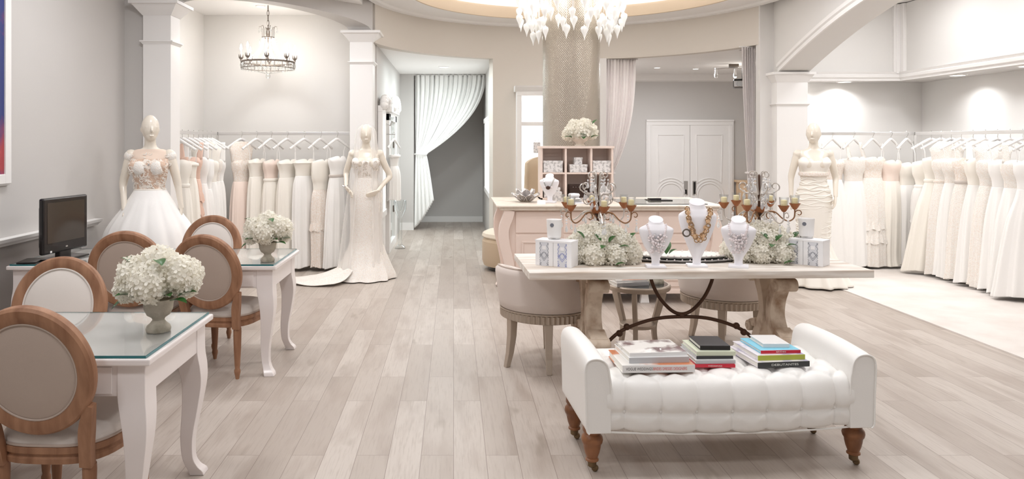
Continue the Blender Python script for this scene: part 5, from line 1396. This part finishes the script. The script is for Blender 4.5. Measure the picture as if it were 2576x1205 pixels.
def make_hanger():
    t = thing('hanger', 'h', 'hanger', (0, 0, RZ))
    m = MB(); m.tube([(0, .022, .002)]+[(0, .022*cos(a), .004+.024*sin(a)) for a in [j*pi/8 for j in range(1, 9)]]+[(0, -.014, -.02), (0, 0, -.04), (0, 0, -.07)], .0028, 6); m.build('hook', CHROME, t)
    m = MB()
    for s in (-1, 1): m.tube(smoothpts([(0, 0, -.068), (s*.04, 0, -.085), (s*.12, 0, -.135), (s*.205, 0, -.19)], 4), [.014]*8+[.012]*5, 8, flat=1.25)
    m.build('shoulder_bar', WHITE, t); return t
HG = make_hanger()
first_h = [True]
def place_hanger(x, y, rz, label, group):
    if first_h[0]:
        first_h[0] = False; HG.location = (x, y, RZ); HG.rotation_euler.z = rz; HG['label'] = label; HG['group'] = group; return
    dup(HG, (x, y, RZ), rz, label, group)
def gown(label, x, y, rz, mb_, ms, group, top=1.37, waist=1.12, hem=.05, bw=.15, fl=.22, dp=.10, n=11, amp=.07, seed=1, strap='loop', sash=None, short=None, ruffle=None, neck='sweet', tilt=0, rf=.55):
    t = thing('bridal_gown', label, 'dress', (x, y, hem), rz, group); O = -hem
    B = [(waist-.0, bw*.80, dp*.62, 0, 0), (waist+.08, bw*.84, dp*.68, 0, 0), (waist+.16, bw*1.0, dp*.85, 0, -.004), (top-.04, bw*1.02, dp*.85, 0, -.004), (top, bw*.98, dp*.72, 0, 0)]
    rn = random.Random(seed*7+1); p1, p2 = rn.uniform(0, 6), rn.uniform(0, 6)
    def bf(a, tt):
        dz = 0
        if tt > .7:
            c = cos(a); f = (tt-.7)/.3
            dz = f*(.03*(abs(c)**.5*(1-abs(c))*2.2-.5) - (.03 if sin(a) > .3 else 0)) if neck == 'sweet' else f*.012*sin(3*a+p1)
        return (1+.02*sin(7*a+p1+6*tt)+.10*max(0, -sin(a))*math.exp(-((tt-.72)/.2)**2), dz)
    m = MB(); ringloft(m, [(z+O, a, b, c, d) for z, a, b, c, d in ip(B, 6)], 64, bf, cap=False); o = m.build('bodice', mb_, t, smooth=80)
    s_ = o.modifiers.new('s', 'SOLIDIFY'); s_.thickness = .003
    end = short or hem; H = waist-end
    K = [(waist+.004, bw*.80, dp*.62), (waist-.10*H, bw*.95, dp*.85), (waist-.3*H, bw*1.0+(fl-bw)*.32, dp+(fl*rf-dp)*.25), (waist-.62*H, bw+(fl-bw)*.66, dp+(fl*rf-dp)*.6), (waist-.9*H, fl*.95, dp+(fl*rf-dp)*.92), (end, fl, max(dp, fl*rf))]
    S2 = ip([(z+O, a, b) for z, a, b in K], 7); mb = MB()
    def sf(a, tt):
        k = tt**.8
        return (1+amp*k*(sin(n*a+p1)+.55*sin((n//2+2)*a+p2+tt)+.4*sin((2*n+1)*a+p1*2)), (.012*sin(3*a+p2) if tt > .97 else 0))
    ringloft(mb, [(z, a, b, tilt*(1-(z/(waist+O))), 0) for z, a, b in S2], 150, sf, cap=False); o = mb.build('skirt', ms, t, smooth=80)
    s_ = o.modifiers.new('s', 'SOLIDIFY'); s_.thickness = .004; s_.offset = 0
    if ruffle:
        for z, f in ruffle:
            mb = MB(); zz = z+O; r0 = bw+(fl-bw)*min(1, (waist-z)/H*1.05)
            ringloft(mb, [(zz, r0*.99, max(dp*.9, r0*rf)*1.0, 0, 0), (zz-.05, r0*1.1, max(dp*.95, r0*rf*1.08), 0, 0), (zz-.12, r0*1.16, max(dp, r0*rf*1.16), 0, 0)], 120, lambda a, tt: (1+.07*tt*sin(19*a+f), .012*sin(9*a+f)*tt), cap=False)
            mb.build('ruffle_tier', ms, t, smooth=80)
    if sash: MB().tube([(bw*.83*cos(q), dp*.66*sin(q), waist+O+.004) for q in [j*pi/24 for j in range(48)]], .013, 8, True, flat=1.5).build('sash', sash, t)
    zt = 1.555+O
    if strap == 'loop':
        for s in (-1, 1):
            MB().tube([(s*bw*.8, 0, top+O-.03), (s*bw*.83, 0, (top+O+zt)/2), (s*.155, 0, zt+.02)], .0042, 5).build('hanger_loop', IVORYW, t)
    elif strap == 'wide':
        for s in (-1, 1):
            m = MB()
            def g(u, v): return (s*(bw*.75*(1-v)+.11*v)+(u-.5)*.07*(1-.3*v), -dp*.5*(1-v)+.002, (top+O-.02)+(zt+.035-top-O+.02)*v)
            m.grid(g, 5, 9); o = m.build('strap', mb_, t, smooth=80); s_ = o.modifiers.new('s', 'SOLIDIFY'); s_.thickness = .006
    elif strap == 'yoke':
        m = MB(); ringloft(m, [(top+O-.03, bw*1.0, dp*.8, 0, 0), (top+O+.07, bw*1.1, dp*.7, 0, 0), (zt-.04, bw*1.2, dp*.6, 0, 0), (zt+.045, bw*.62, dp*.5, 0, 0)], 48, cap=False); m.build('cap_yoke', mb_, t, smooth=80)
    return t
RK = [('left', 'back'), ('left', 'side'), ('right', 'rear'), ('right', 'side')]
gb, gs, gr, gq = 'gowns on the back rail of the left alcove', 'gowns on the side rail of the left alcove', 'gowns on the rear rail of the right alcove', 'gowns on the side rail of the right alcove'
ORD = ['first', 'second', 'third', 'fourth', 'fifth', 'sixth', 'seventh', 'eighth', 'ninth', 'tenth', 'eleventh']
GB_ = [
 (-2.64, 34, dict(mb_=CHAMP, ms=BLUSH, strap='yoke', bw=.135, fl=.17, seed=1, waist=1.1), 'blush lace-topped gown with cap yoke at the left end of the back rail, left alcove'),
 (-2.45, 42, dict(mb_=IVORY, ms=IVORY, bw=.13, fl=.155, seed=2, top=1.38, waist=1.16), 'cream strapless satin gown between the blush lace gown and the next, left alcove back rail'),
 (-2.27, 48, dict(mb_=BLUSH, ms=IVORY, bw=.13, fl=.16, seed=3, sash=IVORY), 'blush-bodiced strapless gown above the far desk flowers, third on the left alcove back rail'),
 (-2.07, 40, dict(mb_=IVORY, ms=IVORY, bw=.15, fl=.165, seed=4, waist=1.15), 'ivory ruched strapless gown at the middle of the back rail, left alcove'),
 (-1.855, 36, dict(mb_=IVORY, ms=IVORYW, bw=.165, fl=.17, seed=5, top=1.375, waist=1.17), 'ivory draped gown with white skirt, third from right on left alcove back rail'),
 (-1.655, 46, dict(mb_=IVORY, ms=CHAMP, bw=.15, fl=.15, seed=6, waist=1.0, ruffle=((.62, 1),)), 'champagne low-waisted gown, second from the right on the left alcove back rail'),
 (-1.45, 38, dict(mb_=IVORYW, ms=IVORYW, bw=.135, fl=.20, seed=7, top=1.41, waist=1.17, sash=mat('grey_sash', (206, 196, 188), .4)), 'white gown with a grey jewelled sash beside the veiled mannequin'),
]
for i, (x, deg, kw, lab) in enumerate(GB_):
    kw.setdefault('dp', .085); gown(lab, x, 9.15, R(deg+13), group=gb, rf=.5, **kw)
    place_hanger(x, 9.15, R(deg+8), 'white hanger on the left alcove back rail, %s from the left' % ORD[i], 'hangers of the left alcove')
GS_ = [
 (7.78, dict(mb_=IVORY, ms=IVORY, bw=.13, fl=.17, top=1.40, waist=1.13, seed=11, sash=IVORY), 'cream sashed gown at the near end of the left alcove side rail, beside the pilaster'),
 (7.97, dict(mb_=IVORY, ms=IVORY, bw=.14, fl=.18, top=1.38, waist=1.2, seed=12), 'plain cream strapless gown left of the rose ruffled gown, left alcove'),
 (8.15, dict(mb_=BLUSHD, ms=BLUSHD, bw=.12, fl=.12, dp=.07, top=1.42, waist=1.18, hem=.35, seed=13, ruffle=((1.05, 1), (.9, 2), (.75, 4), (.6, 5)), strap='wide'), 'rose satin gown with cascading ruffles on the left alcove side rail'),
 (8.32, dict(mb_=IVORYW, ms=IVORYW, bw=.14, fl=.19, top=1.42, seed=14, strap='wide'), 'white wide-strapped gown just right of the rose ruffled gown'),
 (8.48, dict(mb_=IVORYW, ms=IVORYW, bw=.14, fl=.17, top=1.40, waist=1.05, seed=15), 'white soft gown, fifth from the near end of the left alcove side rail'),
 (8.63, dict(mb_=IVORY, ms=IVORYW, bw=.15, fl=.18, top=1.38, seed=16, strap='yoke'), 'white cap-sleeved gown, third from the corner on the left alcove side rail'),
 (8.78, dict(mb_=LACE, ms=IVORYW, bw=.14, fl=.17, top=1.40, seed=17), 'lace-topped white gown, second from the corner on the left alcove side rail'),
 (8.92, dict(mb_=IVORYW, ms=IVORYW, bw=.14, fl=.15, top=1.37, seed=18, strap='wide'), 'white gown in the corner end of the left alcove side rail'),
]
for i, (y, kw, lab) in enumerate(GS_):
    kw.setdefault('dp', .066); gown(lab, -2.94+.03, y, R(10), group=gs, rf=.36, **kw)
    place_hanger(-2.94, y, R(10), 'white hanger on the left alcove side rail, %s from the near end' % ORD[i], 'hangers of the left alcove')
GR_ = [
 (4.47, 18, dict(mb_=LACE, ms=IVORYW, bw=.15, fl=.26, seed=21), 'white gown hanging behind the mannequin at the left end of the right alcove rear rail'),
 (4.76, 16, dict(mb_=CHAMP, ms=IVORYW, bw=.165, fl=.35, dp=.13, top=1.37, waist=1.12, seed=22, amp=.05, n=13), 'white tulle ball gown with champagne beaded bodice right of the mannequin'),
 (5.03, 20, dict(mb_=LACE, ms=IVORYW, bw=.16, fl=.29, dp=.12, top=1.40, waist=1.1, seed=23, strap='wide', amp=.05), 'white ball gown with wide lace straps, third on the right alcove rear rail'),
 (5.27, 14, dict(mb_=CHAMP, ms=LACE, bw=.165, fl=.22, top=1.40, waist=1.14, seed=24, ruffle=((.62, 1), (.45, 3))), 'champagne lace gown with ruffled tiers, fourth on the right alcove rear rail'),
 (5.50, 12, dict(mb_=BLUSH, ms=IVORY, bw=.13, fl=.15, top=1.36, waist=1.1, seed=25), 'pale blush satin gown near the corner of the right alcove rear rail'),
 (5.70, 10, dict(mb_=IVORY, ms=IVORYW, bw=.125, fl=.13, top=1.33, waist=1.05, seed=26, strap='loop'), 'ivory gown at the corner end of the right alcove rear rail'),
]
for i, (x, deg, kw, lab) in enumerate(GR_):
    gown(lab, x, 9.25, R(deg), group=gr, **kw)
    place_hanger(x, 9.25, R(28), 'white hanger on the right alcove rear rail, %s from the left' % ORD[i], 'hangers of the right alcove')
GQ_ = [
 (8.93, dict(mb_=IVORY, ms=IVORYW, bw=.155, fl=.17, dp=.08, top=1.36, waist=1.05, seed=31, short=.62, sash=IVORYW), 'short white draped dress at the corner end of the right alcove side rail'),
 (8.75, dict(mb_=IVORY, ms=IVORY, bw=.15, fl=.26, dp=.08, top=1.41, waist=1.13, seed=32, sash=IVORY, tilt=-.1), 'ivory satin gown with swept skirt beside the short dress, right alcove side rail'),
 (8.57, dict(mb_=LACE, ms=LACE, bw=.15, fl=.22, dp=.09, top=1.40, waist=1.13, seed=33, sash=CHAMP, strap='yoke'), 'lace gown with champagne sash, third from the corner on the right alcove side rail'),
 (8.40, dict(mb_=LACE, ms=IVORYW, bw=.15, fl=.22, dp=.09, top=1.40, waist=1.12, seed=34), 'white lace-topped gown, fourth from the corner on the right alcove side rail'),
 (8.21, dict(mb_=CHAMP, ms=LACE, bw=.155, fl=.22, dp=.09, top=1.41, waist=1.14, seed=35, sash=mat('grey_sash', (206, 196, 188), .4)), 'champagne-bodiced lace gown with a grey sash, middle of the right alcove side rail'),
 (8.02, dict(mb_=IVORY, ms=IVORYW, bw=.15, fl=.24, dp=.09, top=1.41, seed=36, strap='wide'), 'white wide-strapped gown, sixth from the corner on the right alcove side rail'),
 (7.84, dict(mb_=LACE, ms=LACE, bw=.15, fl=.22, dp=.09, top=1.41, seed=37, strap='yoke'), 'all-lace cap-sleeved gown, seventh from the corner on the right alcove side rail'),
 (7.66, dict(mb_=IVORYW, ms=IVORYW, bw=.15, fl=.24, dp=.09, top=1.40, seed=38), 'plain white soft gown, third from the near end of the right alcove side rail'),
 (7.49, dict(mb_=LACE, ms=IVORYW, bw=.15, fl=.26, dp=.10, top=1.40, seed=39, strap='wide'), 'white lace-strapped gown at the right picture edge, second from the near end'),
 (7.30, dict(mb_=IVORYW, ms=IVORYW, bw=.16, fl=.34, dp=.12, top=1.40, seed=40), 'full-skirted white gown cut by the right picture edge, nearest on the side rail'),
]
for i, (y, kw, lab) in enumerate(GQ_):
    kw['dp'] = .078; gown(lab, 5.8-.05, y, R(-20), group=gq, rf=.36, **kw)
    place_hanger(5.8, y, R(-22), 'white hanger on the right alcove side rail, %s from the corner' % ORD[i], 'hangers of the right alcove')
gown('white gown hanging in front of the corridor wardrobes, partly behind the veiled mannequin', -.84, 10.35, R(70), IVORYW, IVORYW, None, bw=.12, fl=.15, hem=.78, waist=1.25, top=1.42, seed=50, strap='loop', dp=.08)
HGc = dup(HG, (-.84, 10.35, RZ), R(70), 'white hanger by the corridor wardrobes holding a single gown', 'corridor hanger')
MB().tube([(-.97, 10.35, 1.7), (-.82, 10.35, 1.7)], .008, 8).build('wall_peg', CHROME, None); tag(bpy.data.objects['wall_peg'], 'chrome wall peg in the corridor from which a white gown hangs', 'peg')

# ------------------------------------------------------------ chandeliers
def drop_chandelier():
    t = thing('drop_chandelier', 'chandelier of many white glass teardrops hanging in a ring around the round column', 'chandelier', (1.395, 8.72, 2.75))
    pr = smoothpts([(.002, -.155, 0), (.007, -.13, 0), (.018, -.095, 0), (.036, -.055, 0), (.041, -.028, 0), (.033, -.006, 0), (.012, .004, 0), (.004, .016, 0)], 4)
    me = MB().lathe([(max(.001, p.x), p.y) for p in pr], 20).lathe([(.0014, .016), (.0014, 1.35)], 5).build('glass_drop', mat('opal_glass', (250, 250, 248), .12, coat=.6, emit=(255, 252, 246), es=.12), t)
    rn = random.Random(2); k = 0
    for r, zs, n in ((.43, (.155, .28), 13), (.51, (.24, .36), 13), (.60, (.335, .44, .55), 14)):
        for z in zs:
            for j in range(n):
                a = 2*pi*(j+.5*(k % 2)+rn.uniform(-.22, .22))/n; q = (r+rn.uniform(-.03, .03))
                o = me if k == 0 and j == 0 else me.copy()
                if o is not me: COL.objects.link(o)
                o.location = (q*cos(a), q*sin(a), z+rn.uniform(-.025, .025)); s = rn.uniform(.85, 1.1); o.scale = (s, s, 1)
            k += 1
    MB().lathe([(.36, 1.54), (.66, 1.54), (.66, 1.585), (.36, 1.585), (.36, 1.54)], 64, cap=False).build('canopy_ring', CHROME, t)
drop_chandelier()
for k in range(6): point('drop_glow', (1.395+.5*sin(k*pi/3+.5), 8.72+.5*cos(k*pi/3+.5), 3.22), 2.6, .05, (1, .97, .92))
def ring_chandelier():
    t = thing('crystal_chandelier', 'crystal chandelier with a hoop of candle bulbs in the left alcove', 'chandelier', (-2.245, 8.9, 2.60))
    m = MB()
    for k in range(5):
        z = .645-.06*k; m.tube([(.012*cos(q)*(k % 2), .012*cos(q)*((k+1) % 2), z-.032+.034*sin(q)*1.1) for q in [j*pi/6 for j in range(12)]], .004, 5, True)
    m.build('chain', BRONZE, t)
    MB().tube([(0, 0, .36), (0, 0, -.02)], .006, 8).lathe([(.001, .38), (.02, .37), (.012, .35), (.025, .30), (.012, .26), (.001, .25)], 12).build('stem', BRONZE, t)
    cr = MB()
    for k in range(6):
        a = k*pi/3; m_ = TR(0, 0, 0, rz=a)
        cr.tube([(.07, 0, .255), (.07, 0, .36), (.085, 0, .395), (.11, 0, .385)], .0035, 5, M=m_)
    cr.lathe([(.055, .25), (.075, .25), (.078, .262), (.055, .262), (.055, .25)], 28, cap=False); cr.build('crown_ring', BRONZE, t)
    cr = MB()
    for k in range(6):
        a = k*pi/3
        for rr, zz in ((.11, .375), (.1, .24)): drop(cr, (rr*cos(a), rr*sin(a), zz), 1.1, 1)
    cr.build('crown_crystals', CRYS, t)
    # strings of crystal beads from the crown to the hoop
    for k in range(12):
        a = k*pi/6; cr = MB()
        for j in range(18):
            s = j/17; r = .07+.235*s**2.2; cr.ball((r*cos(a), r*sin(a), .25-.30*s), .0085, 6, 5)
        cr.build('bead_string', mat('bright_crystal', (252, 252, 252), .05, coat=.8), t)
    R_ = .315
    MB().lathe([(R_-.004, -.055), (R_+.004, -.055), (R_+.006, -.035), (R_-.004, -.035), (R_-.004, -.055)], 56, cap=False).lathe([(R_-.006, -.12), (R_+.002, -.12), (R_+.002, -.112), (R_-.006, -.112), (R_-.006, -.12)], 56, cap=False).build('hoop', BRONZE, t)
    cr = MB(); bz = MB()
    for k in range(40):
        a = 2*pi*k/40; cr.ball((R_*cos(a), R_*sin(a), -.083), .021, 6, 5, sc=(.7, .7, 1.3)); cr.ball((R_*.985*cos(a), R_*.985*sin(a), -.128), .011, 6, 4)
    for k in range(20):
        a = 2*pi*(k+.5)/20; bz.tube([((R_+.004)*cos(a), (R_+.004)*sin(a), -.04), ((R_+.004)*cos(a), (R_+.004)*sin(a), -.115)], .003, 5)
    cr.build('hoop_crystals', CRYS, t); bz.build('hoop_bars', BRONZE, t)
    cr = MB(); cr.ball((0, 0, -.21), .03, 10, 8)
    for k in range(8):
        a = k*pi/4; cr.tube([(.3*cos(a), .3*sin(a), -.12), (.15*cos(a), .15*sin(a), -.155), (.02*cos(a), .02*sin(a), -.18)], .004, 5)
    cr.build('bottom_pendant', CRYS, t)
    for k in range(8):
        a = k*pi/4+.2; x, y = R_*cos(a), R_*sin(a)
        c = MB().lathe([(.001, -.035), (.014, -.03), (.006, -.01), (.018, .01), (.016, .01), (.001, 0)], 10, M=TR(x, y, 0))
        for q in range(4):
            b = q*pi/2; c.tube([(x, y, -.02), (x+.022*cos(b), y+.022*sin(b), .01), (x+.028*cos(b), y+.028*sin(b), .05)], [.006, .008, .002], 6)
        c = c.build('leaf_cup', BRONZE, t)
        MB().lathe([(.001, 0), (.0085, 0), (.0085, .09), (.001, .09)], 10, M=TR(x, y, 0)).build('candle_sleeve', WHITE, c)
        MB().lathe([(.001, .09), (.009, .095), (.0155, .118), (.012, .145), (.003, .172), (.001, .175)], 12, M=TR(x, y, 0)).build('bulb', BULB, c)
    point('chandelier_glow', (0, 0, .13), 14, .12, parent=t)
ring_chandelier()
